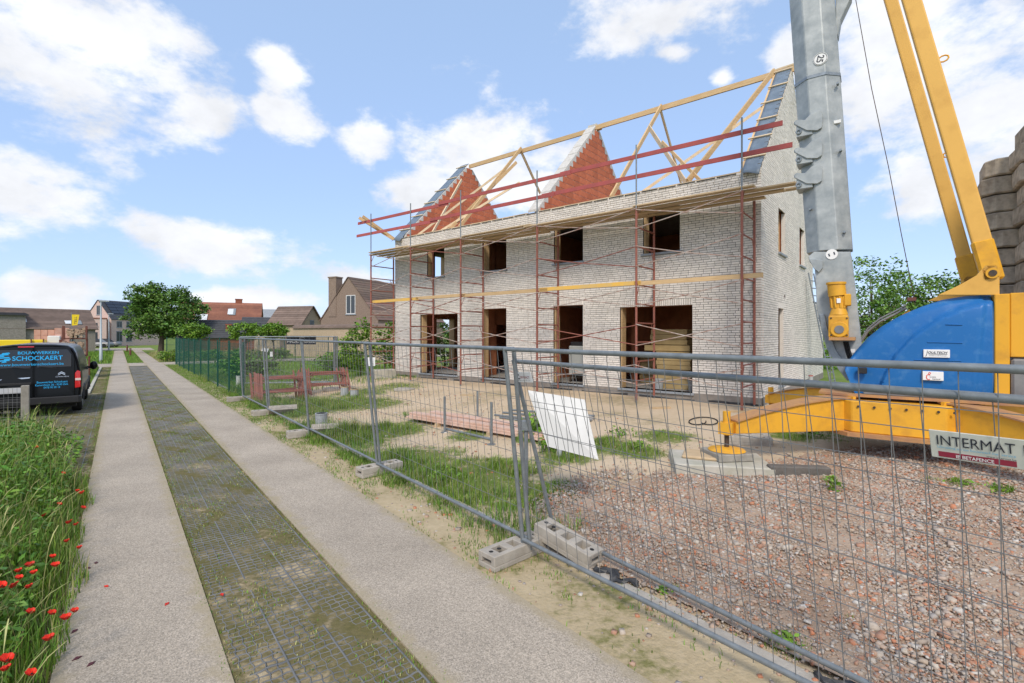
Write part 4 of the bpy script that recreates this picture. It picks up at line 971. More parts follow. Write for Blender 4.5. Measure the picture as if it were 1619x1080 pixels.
# plank pile with steel posts
a, b = at(655, 664), at(868, 697); dv = (b - a); rz = math.atan2(dv.y, dv.x); L_ = dv.length
pile = thing('plank_pile', 'pile of pinkish scaffold planks lying on the sand behind the fence', 'planks', (a + b) / 2, rz)
for k, (x0, x1, y0, z) in enumerate(((-L_/2, L_/2, -.25, .06), (-L_/2 + .15, L_/2 + .3, -.02, .06), (-L_/2 + .35, L_/2, .21, .06), (-L_/2 + .1, L_/2 + .1, -.24, .105), (-L_/2 + .5, L_/2 + .2, .0, .105), (-L_/2 + .3, L_/2 + .1, .22, .15), (-L_/2 + .05, L_/2, -.2, .15))):
    ob('plank', MB().bx(x0, x1, y0, y0 + .215, z, z + .042), 'pink_plank', pile, bevel=.004)
for x in (-.9, .7): ob('bearer', MB().bx(x - .04, x + .04, -.3, .45, -.05, .06), 'board', pile)
def stake(px, py0, py1, lb):
    p = at(px, py1); h = (py1 - py0) * p.y / F
    s_ = thing('steel_post', lb, 'post', p, 0, 'steel posts around the plank pile')
    ob('tube', MB().tube([(0, 0, 0), (0, 0, h)], .026, 8), 'galv', s_, smooth=True); ob('foot_plate', MB().tube([(0, 0, -.02), (0, 0, .012)], .085, 12), 'galv', s_)
stake(703, 627, 684, 'galvanised post standing at the head of the plank pile'); stake(777, 636, 703, 'galvanised post with round foot beside the plank pile'); stake(755, 618, 661, 'galvanised post standing on the sand behind the plank pile')
a, b = at(704, 680), at(776, 697); ob('loose_tube', MB().tube([(0, 0, .03), (b - a) + Vector((0, 0, .03))], .028, 8), 'galv', label='galvanised tube lying against the side of the plank pile', cat='tube', loc=a, smooth=True)
for k, (x0, y0, x1, y1, lb) in enumerate(((782, 658, 905, 672, 'long galvanised tube on the sand behind the planks'), (795, 654, 935, 668, 'thin galvanised tube in the bundle behind the white sheet'), (790, 662, 912, 679, 'galvanised tube nearest the planks in the bundle'), (810, 650, 940, 661, 'rear galvanised tube of the bundle near the house'))):
    a, b = at(x0, y0), at(x1, y1); ob('loose_tube', MB().tube([(0, 0, .03), (b - a) + Vector((0, 0, .03 + .02 * (k % 2)))], .024, 8), 'galv', label=lb, cat='tube', group='tubes on the sand', loc=a, smooth=True)
# pipes, drains, stones
def pipe(px, py, h, r, mat, label, cap=None):
    p = at(px, py); t = thing('drain_pipe', label, 'pipe', p, 0, 'upright pipes')
    ob('pipe', MB().tube([(0, 0, -.05), (0, 0, h)], r, 14, caps=False).tube([(0, 0, h), (0, 0, h - .08)], r * .86, 14, caps=True), mat, t, smooth=True); ob('collar', MB().tube([(0, 0, h - .03), (0, 0, h)], r * 1.06, 14), cap or mat, t, smooth=True)
pipe(1186, 640, .34, .06, 'pipe_grey', 'grey drain pipe with red rim by the house corner', 'rail_red'); pipe(1282, 612, .42, .07, 'pipe_grey', 'grey drain pipe with red rim along the gable wall', 'rail_red')
pipe(508, 676, .34, .135, 'pipe_grey', 'wide grey plastic pipe stub standing in the long grass'); pipe(545, 625, .30, .13, 'pipe_grey', 'grey pipe stub with wooden lid by the red frames', 'board'); pipe(560, 627, .26, .13, 'pipe_grey', 'shorter grey pipe stub with wooden lid on the sand edge', 'board')
pipe(377, 611, .45, .09, 'white_sheet', 'white pipe stub standing in the grass by the fence')
p = at(607, 598); slab_thing('concrete_block', 'big pale concrete block at the far corner of the scaffold', p, .5, .9, .6, .38, 'concrete_pale', 'block')
for (px, py, s, lb) in ((640, 617, .5, 'flat grey slab lying by the house wall'), (922, 665, .45, 'flat grey slab on the sand behind the white sheet'), (530, 616, .6, 'low heap of broken pale concrete by the pipes')):
    p = at(px, py); vs_ = [(s * math.cos(a) * random.uniform(.6, 1), s * .7 * math.sin(a) * random.uniform(.6, 1)) for a in np.linspace(0, 5.6, 8)]
    ob('broken_slab', MB().prism(vs_, -.03, .07, 'z'), 'concrete', label=lb, cat='slab', loc=p, rot=(.05, .03, 1), bevel=.015)
p = at(1030, 647); ob('timber_offcut', MB().bar((0, 0, .03), (.5, .1, .03), .1, .05), 'board', label='short timber offcut on the sand in front of the scaffold', cat='offcut', loc=p); p = at(660, 646)
ob('timber_offcut', MB().bar((0, 0, .03), (.45, -.1, .03), .08, .04), 'board', label='short board offcut on the sand near the far door', cat='offcut', loc=at(728, 626)); ob('timber_offcut', MB().bar((0, 0, .03), (.55, .0, .03), .12, .045), 'board', label='small plank under a scaffold post at the house corner', cat='offcut', loc=at(1152, 652))
hose = [at(1098 + 18 * math.cos(k) + k * 3, 667 + 6 * math.sin(k)) + Vector((0, 0, .02)) for k in np.linspace(0, 9, 30)]
ob('cable_coil', MB().tube([h - hose[0] for h in hose], .012, 5), 'rubber', label='black cable coiled on the sand near the crane foot', cat='cable', loc=hose[0], smooth=True)
# black membrane edge along the kerb under the fence
for kk, (s0, ln, wd, lb_) in enumerate(((2.85, .45, .13, 'torn black ground cloth on the kerb by the stacked feet'), (1.0, .5, .08, 'long torn black ground cloth at the kerb below the name board'))):
    vs_, n_, m_ = [], 14, 5
    for i_ in range(n_):
        ss = s0 + (i_ / (n_ - 1) - .5) * ln; ww = wd * (.35 + .65 * math.sin(math.pi * (i_ + .5) / n_)) * (1 + .4 * math.sin(i_ * 2.3 + kk))
        for j_ in range(m_):
            oo_ = 3.47 + .05 * math.sin(i_ * .9 + kk) + (j_ / (m_ - 1) - .5) * ww; q_ = rp(oo_, ss + .02 * math.sin(j_ * 2 + i_)); vs_.append((q_.x, q_.y, .048 + .012 * math.sin(i_ * 1.7 + j_ * 2.1) + .01 * (j_ == 2)))
    o_c = ob('ground_cloth', MB().add(vs_, [(i_*m_+j_, i_*m_+j_+1, (i_+1)*m_+j_+1, (i_+1)*m_+j_) for i_ in range(n_ - 1) for j_ in range(m_ - 1)]), 'black_foil', label=lb_, cat='ground cloth'); o_c.modifiers.new('thick', 'SOLIDIFY').thickness = .004
# rivets, hoses and wear plates on the crane
for (px0, py0, px1, py1, n_) in ((1357, 645, 1560, 652, 9),):
    for k_ in range(n_):
        q_ = onp(px0 + (px1 - px0) * k_ / (n_ - 1), py0 + (py1 - py0) * k_ / (n_ - 1), CW, -.96); ob('bolt', MB().tube([(q_.x, -.955, .80), (q_.x, -.975, .80)], .018, 6), 'dark_steel', crane)
for k_ in range(3):
    pts_ = [onp(x_, y_, CW, fy - .06 - .03 * k_) for x_, y_ in ((1334 + 3 * k_, 540), (1338 + 3 * k_, 556), (1344 + 3 * k_, 575), (1350 + 4 * k_, 590))]; ob('hose', MB().tube(pts_, .014, 6), 'rubber', crane, smooth=True)
for (px_, py_) in ((1272, 30), (1324, 130), (1329, 236), (1335, 366), (1280, 330), (1276, 120)):
    q_ = onp(px_, py_, CW, fy); ob('bolt', MB().tube([(q_.x, fy + .12, q_.z), (q_.x, fy + .02, q_.z)], .02, 6), 'galv_dark', crane)
for (px_, py_, w_, h_) in ((1324, 193, .10, .05),): q_ = onp(px_, py_, CW, fy + .09); ob('plate_label', MB().bx(q_.x - w_/2, q_.x + w_/2, fy + .06, fy + .12, q_.z - h_/2, q_.z + h_/2), 'sticker', crane)
ob('mast_seam', MB().loft([mast_sec(6.25, MW_ * 1.03), mast_sec(6.30, MW_ * 1.03)]), 'galv_dark', crane)
# ladder and prop behind the mast
la = thing('ladder', 'aluminium ladder leaning on the gable wall behind the mast', 'ladder', far(1318, 17.5, 612), .6, rx=-.18)
la.location.z = .3
for x in (-.2, .2): ob('rail', MB().bx(x - .03, x + .03, -.012, .012, 0, 4.2), 'galv', la)
for k in range(14): ob('rung', MB().bx(-.18, .18, -.012, .012, .25 + k * .28, .28 + k * .28), 'galv', la)
# spare scaffold frames heaped beside the fence, spare fence panels standing together
q0 = at(478, 640); 
red = MB().tube([(-.66, 0, 0), (-.66, 0, .98)], .024, 6).tube([(.66, 0, 0), (.66, 0, .98)], .024, 6).tube([(-.66, 0, .35), (.66, 0, .35)], .02, 6).tube([(-.66, 0, .80), (.66, 0, .80)], .02, 6).tube([(-.66, 0, .65), (-.5, 0, .80)], .012, 5).tube([(.66, 0, .65), (.5, 0, .80)], .012, 5).mesh('scaffold_trestle', smooth=True)
for side, (px, py, n, ln, rz_) in enumerate(((452, 636, 9, .40, .62), (524, 622, 8, .55, .50))):
    p = at(px, py)
    for k in range(n):
        d = Vector((-.075, .062, 0)) * k
        ob('scaffold_trestle', red, 'scaffold', label=['loose red scaffold frame in the heap nearer the lane', 'loose red scaffold frame in the heap nearer the pipe stubs'][side], cat='scaffold frame', group=['red frames heaped near the lane', 'red frames heaped near the pipes'][side], loc=p + d, rot=(-ln + random.uniform(-.08, .08), random.uniform(-.03, .03), rz_ + random.uniform(-.06, .06)))
pa, pb = at(400, 612), at(533, 604); pa.z = pb.z = .1; rzs = math.atan2((pa - pb).y, (pa - pb).x)
# copies: spare panels share the look of the fence panels
proto = fence_panel(pb, rzs + math.pi, -.05, 'spare steel mesh panel in the upright stack behind the red frames', step=.25, group='spare fence panels', horiz=(.4, 1.0, 1.6))
proto.location = pb
nv_ = Vector((-math.sin(rzs), math.cos(rzs), 0))
for k in range(1, 6):
    c = copy_tree(proto); c.location = pb + nv_ * .07 * k + Vector((random.uniform(-.1, .1), 0, 0)); c.rotation_euler.x += random.uniform(-.02, .02); c.rotation_euler.z += random.uniform(-.02, .02)
fcx = thing('banner', 'dark mesh banner lettered HOLTIDUL on the stack of spare panels', 'banner', far(453, pb.y - .35, 531), math.atan2((pb - pa).y, (pb - pa).x) )
bw = .68 * pb.y / 12; bh = 13.5 * pb.y / F
ob('cloth', MB().bx(0, bw, -.004, .004, -bh, 0), 'ink', fcx); text('HOLTIDUL', fcx, 'sticker', (bw * .03, -.006, -bh * .78), RX, UZ, bw * .94, bh * .26); text('JA', fcx, 'sticker', (bw * .42, -.006, -bh * .36), RX, UZ, bw * .2, bh * .26)
def tagcard(px, py, w, h, Y, rz, lb): ob('tag_card', MB().bx(-w / 2, w / 2, -.002, .002, -h / 2, h / 2), 'sticker', label=lb, cat='tag', loc=depth(px, py, Y), rot=(0, .25 if w > h else 0, rz))
tagcard(419, 553, .17, .10, 14.0, .4, 'tilted white tag tied to the spare panels'); tagcard(429, 560, .07, .14, 13.9, .4, 'upright white tag on a fence post near the red frames'); tagcard(587, 572, .13, .15, 8.6, .4, 'white tag on the fence in front of the scaffold foot')
# ------------------------------------------------------------------ the van
VR = Vector((-11.77, 13.5, 0)); VL = VR - RN * .95; VL.z = .012
van = thing('van', 'black delivery van with blue builder lettering parked on the paving grid', 'van', VL, math.atan2(RN.y, RN.x))
prof = [(.84, .30), (.93, .42), (.955, .70), (.955, 1.0), (.935, 1.15), (.885, 1.45), (.835, 1.68), (.775, 1.80), (.66, 1.875), (.40, 1.91), (.0, 1.92)]
prof = [(x, z) for x, z in prof] + [(-x, z) for x, z in prof[-2::-1]]
def vsec(y, sc=1.0, top=1.92, rear=0.0, bottom=.30):
    out = []
    for x, z in prof:
        zz = z if z < 1.05 else 1.05 + (z - 1.05) * (top - 1.05) / (1.92 - 1.05)
        out.append((x * sc, y + rear * max(0, zz - 1.0), max(bottom, zz)))
    return out
secs = [vsec(.03, .93, 1.86, .09), vsec(.0, .955, 1.88, .09), vsec(.02, .985, 1.905, .09), vsec(.12, 1, 1.92, .06), vsec(.6), vsec(2.0), vsec(3.3), vsec(3.7, 1, 1.86), vsec(4.05, .99, 1.55), vsec(4.35, .98, 1.2), vsec(4.75, .96, 1.08), vsec(4.95, .9, 1.06)]
mb = MB(); mb.loft([s for s in secs]); ob('body', mb, 'van_paint', van, smooth=True)
def RP(x, z, d=0): return Vector((x, -d + .09 * max(0, z - 1.0) - .001, z))     # a point on the rear face
def rear_panel(name, pts, mat, parent=van, d0=-.03, d1=.012, **kw):
    n = len(pts); vs = [RP(x, z, d1) for x, z in pts] + [RP(x, z, d0) for x, z in pts]
    return ob(name, MB().add(vs, [tuple(range(n)), tuple(range(2*n - 1, n - 1, -1))] + [(i, i + n, (i + 1) % n + n, (i + 1) % n) for i in range(n)]), mat, parent, **kw)
dr = [rear_panel('rear_door', p, 'van_paint', bevel=.008) for p in ([(-.86, .52), (-.015, .52), (-.015, 1.83), (-.70, 1.83), (-.83, 1.5), (-.87, 1.1)], [(.015, .52), (.80, .52), (.80, 1.1), (.80, 1.5), (.70, 1.83), (.015, 1.83)])]
gl = [rear_panel('rear_window', p, 'van_glass', dr[i], d0=.0, d1=.020, bevel=.008) for i, p in enumerate(([(-.74, 1.30), (-.05, 1.30), (-.05, 1.77), (-.66, 1.77), (-.74, 1.62)], [(.05, 1.30), (.74, 1.30), (.74, 1.62), (.66, 1.77), (.05, 1.77)]))]
U_ = Vector((0, .09, 1)).normalized()
def vt(s, x, z, w, h, mat='van_blue', al='L', d=.0235, bold=.0): return text(s, van, mat, RP(x, z, d), (1, 0, 0), U_, w, h, al, bold=bold)
vt('BOUWWERKEN', -.30, 1.655, .78, .075, bold=.01); vt('SCHOCKAERT', -.40, 1.495, .96, .115, bold=.012); vt('www.bouwwerkenschockaert.be', -.62, 1.36, 1.20, .07)
vt('Bouwwerken Schockaert', .06, .885, .60, .055, d=.0145); vt('Kamershoek 26 - 9240 Zele', .03, .815, .64, .05, d=.0145); vt('0478 90 28 18', .19, .745, .32, .05, d=.0145)
vt('Jumpy', -.80, 1.0, .22, .05, 'chrome', d=.0145)
# striped S emblem
for k, (x0, x1, z0) in enumerate(((-.60, -.44, 1.665), (-.66, -.46, 1.63), (-.68, -.54, 1.59), (-.64, -.44, 1.555), (-.56, -.42, 1.515), (-.66, -.44, 1.48), (-.60, -.50, 1.445))):
    rear_panel('logo_stripe', [(x0, z0), (x1, z0 + .015), (x1 - .02, z0 + .045), (x0 + .02, z0 + .03)], 'van_blue', d0=.01, d1=.0235)
for dz in (0, .035): rear_panel('chevron', [(.47, 1.08 + dz), (.54, 1.125 + dz), (.61, 1.08 + dz), (.61, 1.098 + dz), (.54, 1.145 + dz), (.47, 1.098 + dz)], 'chrome', d1=.016)
vt('CITROEN', .42, 1.03, .26, .028, 'chrome', d=.0145)
for x0 in (-.40, .10): ob('wiper', MB().bar(RP(x0 + .34, 1.28, .03), RP(x0, 1.33, .03), .012, .018), 'plastic_black', van)
rear_panel('door_handle', [(-.30, 1.05), (-.06, 1.06), (-.08, 1.03), (-.22, 1.02)], 'chrome', d1=.03); rear_panel('plate_bar', [(-.78, .86), (-.04, .86), (-.04, .92), (-.78, .92)], 'plastic_black', d1=.05, bevel=.01)
rear_panel('number_plate', [(-.66, .66), (-.10, .66), (-.10, .80), (-.66, .80)], 'plate', d1=.025); rear_panel('high_brake_light', [(-.30, 1.835), (.0, 1.835), (.0, 1.865), (-.30, 1.865)], 'lamp_red', d1=.02)
for s in (-1, 1):
    l = rear_panel('tail_light', [(s * a, b) for a, b in ((.81, .72), (.93, .74), (.925, 1.16), (.86, 1.20), (.81, 1.12))][::s], 'lamp_red', d1=.03, bevel=.012)
    rear_panel('lens', [(s * a, b) for a, b in ((.815, .93), (.93, .93), (.928, .99), (.815, .99))][::s], 'lamp_white', l, d1=.036)
    rear_panel('reflector', [(s * a, b) for a, b in ((.60, .42), (.76, .42), (.76, .46), (.60, .46))][::s], 'lamp_red', d1=.085)
    w_ = thing('x', None, None); bpy.data.objects.remove(w_)
    for y in (.95, 4.1):
        wh_ = ob('wheel', MB().tube([(s * .70, y, .325), (s * .92, y, .325)], .325, 24), 'rubber', van, smooth=True, bevel=.03)
        ob('rim', MB().tube([(s * .90, y, .325), (s * .93, y, .325)], .20, 18), 'galv', wh_)
        ob('arch', MB().tube([(s * .945, y + .40 * math.cos(a), .36 + .40 * math.sin(a)) for a in np.linspace(0, math.pi, 12)], .035, 6), 'plastic_black', van)
    mr_ = ob('mirror', MB().sphere((s * 1.10, 3.35, 1.16), .12, 12, 8, (.85, .6, 1.15)), 'van_paint', van, smooth=True); ob('mirror_arm', MB().bar((s * .9, 3.4, 1.1), (s * 1.05, 3.37, 1.1), .06, .07), 'plastic_black', mr_)
    sw = [(.35, 1.22), (1.55, 1.22), (1.55, 1.62), (.5, 1.62)], [(1.65, 1.22), (2.75, 1.22), (2.75, 1.62), (1.65, 1.62)], [(2.85, 1.22), (3.75, 1.22), (3.45, 1.6), (2.85, 1.62)]
    for q in sw:
        vs_ = [(s * (.955 - (z - 1.05) * .19), y, z) for y, z in q] + [(s * (.925 - (z - 1.05) * .19), y, z) for y, z in q]
        ob('side_window', MB().add(vs_, [(0, 1, 2, 3), (7, 6, 5, 4), (0, 4, 5, 1), (1, 5, 6, 2), (2, 6, 7, 3), (3, 7, 4, 0)]), 'van_glass', van)
    ob('side_moulding', MB().bx(s * .955 - .012, s * .955 + .012, .4, 4.2, .62, .74), 'plastic_black', van, bevel=.008)
    ob('side_handle', MB().bx(s * .955 - .02, s * .955 + .02, 2.85, 3.05, 1.06, 1.1), 'plastic_black', van)
ob('bumper', MB().prism([(-.94, -.02), (-.90, -.10), (.90, -.10), (.94, -.02), (.94, .25), (-.94, .25)], .33, .52, 'z'), 'plastic_black', van, bevel=.02)
ob('underbody', MB().bx(-.82, .82, .2, 4.7, .2, .34), 'rubber', van)
# post with garden wire in front of the van
p = at(40, 668); t = thing('concrete_post', 'weathered square post in the tall grass behind the van', 'post', p, .7)
ob('shaft', MB().bx(-.075, .075, -.075, .075, -.1, .92), 'wood_post', t, bevel=.01)
p2 = at(-90, 676); ob('wire_netting', (lambda m: [m.tube([(0, 0, z), (p2 - p) + Vector((0, 0, z))], .004, 4) for z in np.arange(.15, .9, .12)] and [m.tube([(p2 - p) * f + Vector((0, 0, .1)), (p2 - p) * f + Vector((0, 0, .88))], .003, 4) for f in np.linspace(.05, 1, 18)] and m)(MB()), 'wire', label='wire netting strung from the weathered post', cat='netting', loc=p)

# ------------------------------------------------------------------ buildings beyond
def building(name, label, loc, rotz, L_, W_, he, hr, wall, roof, wins=(), sky=(), chim=(), oh=.25, hip=0, solar=None):
    b = thing(name, label, 'house', loc, rotz)
    x, y = L_ / 2, W_ / 2
    mb = MB(); vs = [(-x, -y, -.3), (x, -y, -.3), (x, y, -.3), (-x, y, -.3), (-x, -y, he), (x, -y, he), (x, y, he), (-x, y, he), (-x, 0, hr), (x, 0, hr)]
    mb.add(vs, [(3, 2, 1, 0), (0, 1, 5, 4), (2, 3, 7, 6), (0, 4, 8, 7, 3), (1, 2, 6, 9, 5), (4, 5, 9, 8), (6, 7, 8, 9)])
    ob('wall', mb, wall, b)
    sl_ = (hr - he) / y
    rf = None
    for s in (-1, 1):
        n = Vector((0, -s * -sl_, 1)).normalized(); e = Vector((0, s * (y + oh), he - oh * sl_)); r = Vector((0, 0, hr)); up = Vector((0, s * sl_, 1)).normalized() * .14
        m = MB()
        # courses of tiles as shallow steps
        nc = max(6, int((y + oh) / .22))
        for k in range(nc):
            a, c = e + (r - e) * (k / nc), e + (r - e) * ((k + 1.12) / nc)
            lift = up.normalized() * .03
            q = [Vector((-x - oh, a.y, a.z)), Vector((x + oh, a.y, a.z)), Vector((x + oh, c.y, c.z)), Vector((-x - oh, c.y, c.z))]
            if k == nc - 1: q[2].z = q[3].z = r.z; q[2].y = q[3].y = 0
            m.add([v + up * .6 + (lift if i < 2 else Vector()) for i, v in enumerate(q)] + [v + up * .05 for v in q], [(0, 1, 2, 3), (7, 6, 5, 4), (0, 4, 5, 1), (1, 5, 6, 2), (2, 6, 7, 3), (3, 7, 4, 0)])
        o = ob('roof', m, roof, b); rf = o if s < 0 else rf
        if s < 0:
            for (u, f, w, h) in sky:
                c = e + (r - e) * f; d = (r - e).normalized()
                q = [c + Vector((u - w/2, 0, 0)) - d * h/2, c + Vector((u + w/2, 0, 0)) - d * h/2, c + Vector((u + w/2, 0, 0)) + d * h/2, c + Vector((u - w/2, 0, 0)) + d * h/2]
                k_ = ob('skylight', MB().add([v + up * .7 for v in q] + [v + up * 1.45 for v in q], [(0, 1, 2, 3), (7, 6, 5, 4), (0, 4, 5, 1), (1, 5, 6, 2), (2, 6, 7, 3), (3, 7, 4, 0)]), 'window_frame', o)
                q2 = [c + (v - c) * .84 for v in q]; ob('pane', MB().add([v + up * 1.5 for v in q2], [(0, 1, 2, 3)]), 'skylight', k_)
            if solar:
                u0, u1, f0, f1, nx, ny = solar
                for i in range(nx):
                    for j in range(ny):
                        fa, fb = f0 + (f1 - f0) * j / ny + .008, f0 + (f1 - f0) * (j + 1) / ny - .008; ua, ub_ = u0 + (u1 - u0) * i / nx + .02, u0 + (u1 - u0) * (i + 1) / nx - .02
                        a, c = e + (r - e) * fa, e + (r - e) * fb
                        q = [Vector((ua, a.y, a.z)), Vector((ub_, a.y, a.z)), Vector((ub_, c.y, c.z)), Vector((ua, c.y, c.z))]
                        ob('solar_panel', MB().add([v + up * 1.1 for v in q] + [v + up * 1.4 for v in q], [(0, 1, 2, 3), (7, 6, 5, 4), (0, 4, 5, 1), (1, 5, 6, 2), (2, 6, 7, 3), (3, 7, 4, 0)]), 'solar', o)
    for (u, v, w, d, h, mt) in chim:
        z = hr - abs(v) * sl_
        ck = ob('chimney', MB().bx(u - w/2, u + w/2, v - d/2, v + d/2, z - 1.5 - h * 0, hr + h), mt, rf); ob('chimney_cap', MB().bx(u - w/2 - .06, u + w/2 + .06, v - d/2 - .06, v + d/2 + .06, hr + h, hr + h + .12), mt, ck)
    for (fc, u, z, w, h, fm_) in wins:
        if fc == 'f': mp = lambda a, b_, c, d, p0, p1: (a, b_, -y - p1, -y - p0, c, d)
        elif fc == 'l': mp = lambda a, b_, c, d, p0, p1: (-x - p1, -x - p0, -b_, -a, c, d)
        else: mp = lambda a, b_, c, d, p0, p1: (x + p0, x + p1, a, b_, c, d)
        wn = ob('window', MB().bx(*mp(u - w/2, u + w/2, z, z + h, -.1, .01)), 'window_dark', b)
        m = MB(); t_ = .07
        m.bx(*mp(u - w/2, u - w/2 + t_, z, z + h, .0, .035)).bx(*mp(u + w/2 - t_, u + w/2, z, z + h, .0, .035)).bx(*mp(u - w/2 + t_, u + w/2 - t_, z, z + t_, .0, .034)).bx(*mp(u - w/2 + t_, u + w/2 - t_, z + h - t_, z + h, .0, .034))
        if w > .8: m.bx(*mp(u - t_/2, u + t_/2, z + t_, z + h - t_, .0, .033))
        ob('frame', m, fm_, wn); ob('sill', MB().bx(*mp(u - w/2 - .08, u + w/2 + .08, z - .09, z, .0, .07)), 'stone_sill', wn)
    return b
# brown roofed bungalow beyond the van
bl = far(52, 60); building('bungalow', 'grey brick bungalow with long brown tiled roof beyond the van', bl, math.radians(52), 10.2, 8, 2.85, 5.25, 'brick_grey', 'roof_brown',
    wins=[('f', -3.2, 1.0, .8, 1.0, 'window_frame'), ('f', 2.4, .9, 1.4, 1.2, 'window_frame')], sky=[(-1.6, .36, 1.0, 1.0), (3.4, .30, 1.1, .9)], chim=[(-4.9, -1.5, 1.3, 1.2, .1, 'brick_grey')])
an = far(-14, 56); building('outbuilding', 'flat grey concrete outbuilding beside the bungalow', an, math.radians(52), 5.0, 5, 4.3, 4.6, 'brick_grey', 'roof_slate')
# pink brick house at the end of the lane
pk = far(178, 90); rz = math.atan2(.994, .104)
ph = building('pink_house', 'pink brick gabled house with dark solar roof at the end of the lane', Vector((pk.x - 2.6 + .5, pk.y + 5.2, 0)), rz - math.pi + math.pi, 10.4, 5.2, 5.1, 8.5, 'brick_pink', 'roof_slate')
bpy.data.objects.remove(ph) if False else None
for o_ in list(ph.children_recursive): bpy.data.objects.remove(o_)
bpy.data.objects.remove(ph)
ph = building('pink_house', 'pink brick gabled house with dark solar roof at the end of the lane', Vector((pk.x - 2.2, pk.y + 5.4, 0)), math.radians(83), 10.4, 5.4, 4.9, 8.4, 'brick_pink', 'roof_slate',
    wins=[('l', .2, 5.7, 1.0, 1.7, 'window_frame'), ('l', -1.9, 1.0, .9, 1.8, 'window_frame'), ('f', -3.6, 3.4, 1.1, 1.15, 'window_frame'), ('f', -1.6, 3.4, 1.1, 1.15, 'window_frame'), ('f', -3.6, .8, 1.2, 1.9, 'window_frame'), ('f', -1.6, .8, 1.2, 1.9, 'window_frame')], solar=(-4.4, 4.8, .30, .93, 6, 4), oh=.1)
wg = far(140, 86); t = thing('pink_annexe', 'flat roofed pink brick annexe beside the gabled house', 'house', wg, math.radians(40))
ob('wall', MB().bx(-2.2, 2.4, -2, 4, -.3, 4.85), 'brick_pink', t); ob('roof_edge', MB().bx(-2.3, 2.5, -2.1, 4.1, 4.85, 5.0), 'brick_redwall', t)
for (u, z, w, h) in ((.9, 3.5, .6, .6), (.6, 1.0, 1.2, 1.5)):
    wn = ob('window', MB().bx(u - w/2, u + w/2, -2.03, -1.9, z, z + h), 'window_dark', t); ob('sill', MB().bx(u - w/2 - .1, u + w/2 + .1, -2.08, -2.0, z - .1, z), 'stone_sill', wn)
def car(loc, rz, label):
    t = thing('parked_car', label, 'car', loc, rz)
    ob('body', MB().loft([[(x, y * s, z) for y, z in ((-.85, .25), (.85, .25), (.88, .6), (.8, h), (-.8, h), (-.88, .6))] for x, s, h in ((-2.1, .85, .7), (-1.9, 1, .85), (1.8, 1, .85), (2.1, .85, .6))]), 'steel_grey', t, smooth=True, bevel=.05)
    ob('cabin', MB().loft([[(x, -.75 * s, .8), (x, .75 * s, .8), (x, .6 * s, h), (x, -.6 * s, h)] for x, s, h in ((-1.8, 1, .85), (-1.3, 1, 1.4), (.4, 1, 1.42), (1.1, 1, .86))]), 'van_glass', t, smooth=True)
    for x in (-1.3, 1.3):
        for y in (-.8, .8): ob('wheel', MB().tube([(x, y - .1, .31), (x, y + .1, .31)], .31, 14), 'rubber', t, smooth=True)
car(far(153, 80), .3, 'grey car parked by the pink house, nearer the annexe'); car(far(166, 83), .35, 'grey car parked by the pink house, nearer the lane')
# red roofed farmhouse, slate lean-to, gatehouse, garden wall, gabled villa
building('red_roof_house', 'white walled house with big red tiled roof behind the round trees', far(352, 70), math.radians(24), 9.6, 9, 3.0, 6.6, 'concrete_pale', 'roof_red', sky=[(-2.3, .40, 1.1, 1.5), (1.4, .62, .8, 1.5)], chim=[(2.0, .2, .8, .8, .5, 'brick_redwall')])
building('slate_barn', 'low dark slate roofed barn below the red roof', far(352, 62), math.radians(24), 8.0, 4, 1.9, 3.9, 'brick_redwall', 'roof_slate', chim=[(.8, -1.2, .6, .6, -.6, 'brick_redwall'), (-3.6, 0, .1, 3.6, -.1, 'concrete_pale')])
building('solar_shed', 'dark roofed shed with blue solar panels left of the gatehouse', far(418, 64), math.radians(20), 4.6, 4, 2.5, 4.3, 'brick_redwall', 'roof_slate', solar=(.6, 1.9, .15, .85, 2, 1))
building('grey_shed', 'large grey sheeted shed roof behind the gatehouse', far(412, 95), math.radians(22), 9, 9, 3.6, 6.9, 'brick_grey', 'roof_grey')
gh = building('gatehouse', 'yellow brick gatehouse with arched gateway and brown tiled roof', far(468, 58), math.radians(-16), 4.4, 3.6, 3.4, 5.4, 'brick_yellow', 'roof_brown', wins=[('r', .0, 2.9, .7, .9, 'window_frame')])
arch = [(.55 * math.cos(a) * 1.6 - .7, 2.0 + .95 * math.sin(a)) for a in np.linspace(0, math.pi, 12)]
ob('archway', MB().prism([(.18, -.2)] + arch + [(-1.58, -.2)], -1.86, -1.70), 'roof_brown', gh)
ob('arch_band', MB().loft([[(-.7 + 1.02 * c, -1.88, 2 + 1.10 * s_), (-.7 + .88 * c, -1.88, 2 + .95 * s_), (-.7 + .88 * c, -1.8, 2 + .95 * s_), (-.7 + 1.02 * c, -1.8, 2 + 1.10 * s_)] for c, s_ in ((math.cos(a), math.sin(a)) for a in np.linspace(0, math.pi, 14))]), 'concrete_pale', gh)
wa, wb = far(466, 50), far(640, 40)
t = thing('garden_wall', 'long yellow brick garden wall with brown tiled coping', 'wall', (wa + wb) / 2, math.atan2((wb - wa).y, (wb - wa).x)); wl = (wb - wa).length / 2
ob('wall_face', MB().bx(-wl, wl, -.15, .15, -.3, 2.75), 'brick_yellow', t); ob('coping', MB().prism([(-.30, 2.75), (.30, 2.75), (.22, 2.95), (0, 3.08), (-.22, 2.95)], -wl, wl, 'x'), 'roof_brown', t)
wc = far(340, 56); t = thing('garden_wall', 'lower garden wall with brown tiled coping left of the gatehouse', 'wall', (far(405, 57) + far(455, 56)) / 2, .05); ob('wall_face', MB().bx(-1.9, 1.6, -.15, .15, -.3, 2.5), 'brick_yellow', t); ob('coping', MB().bx(-1.9, 1.6, -.25, .25, 2.5, 2.65), 'roof_brown', t)
vl = far(560, 52)
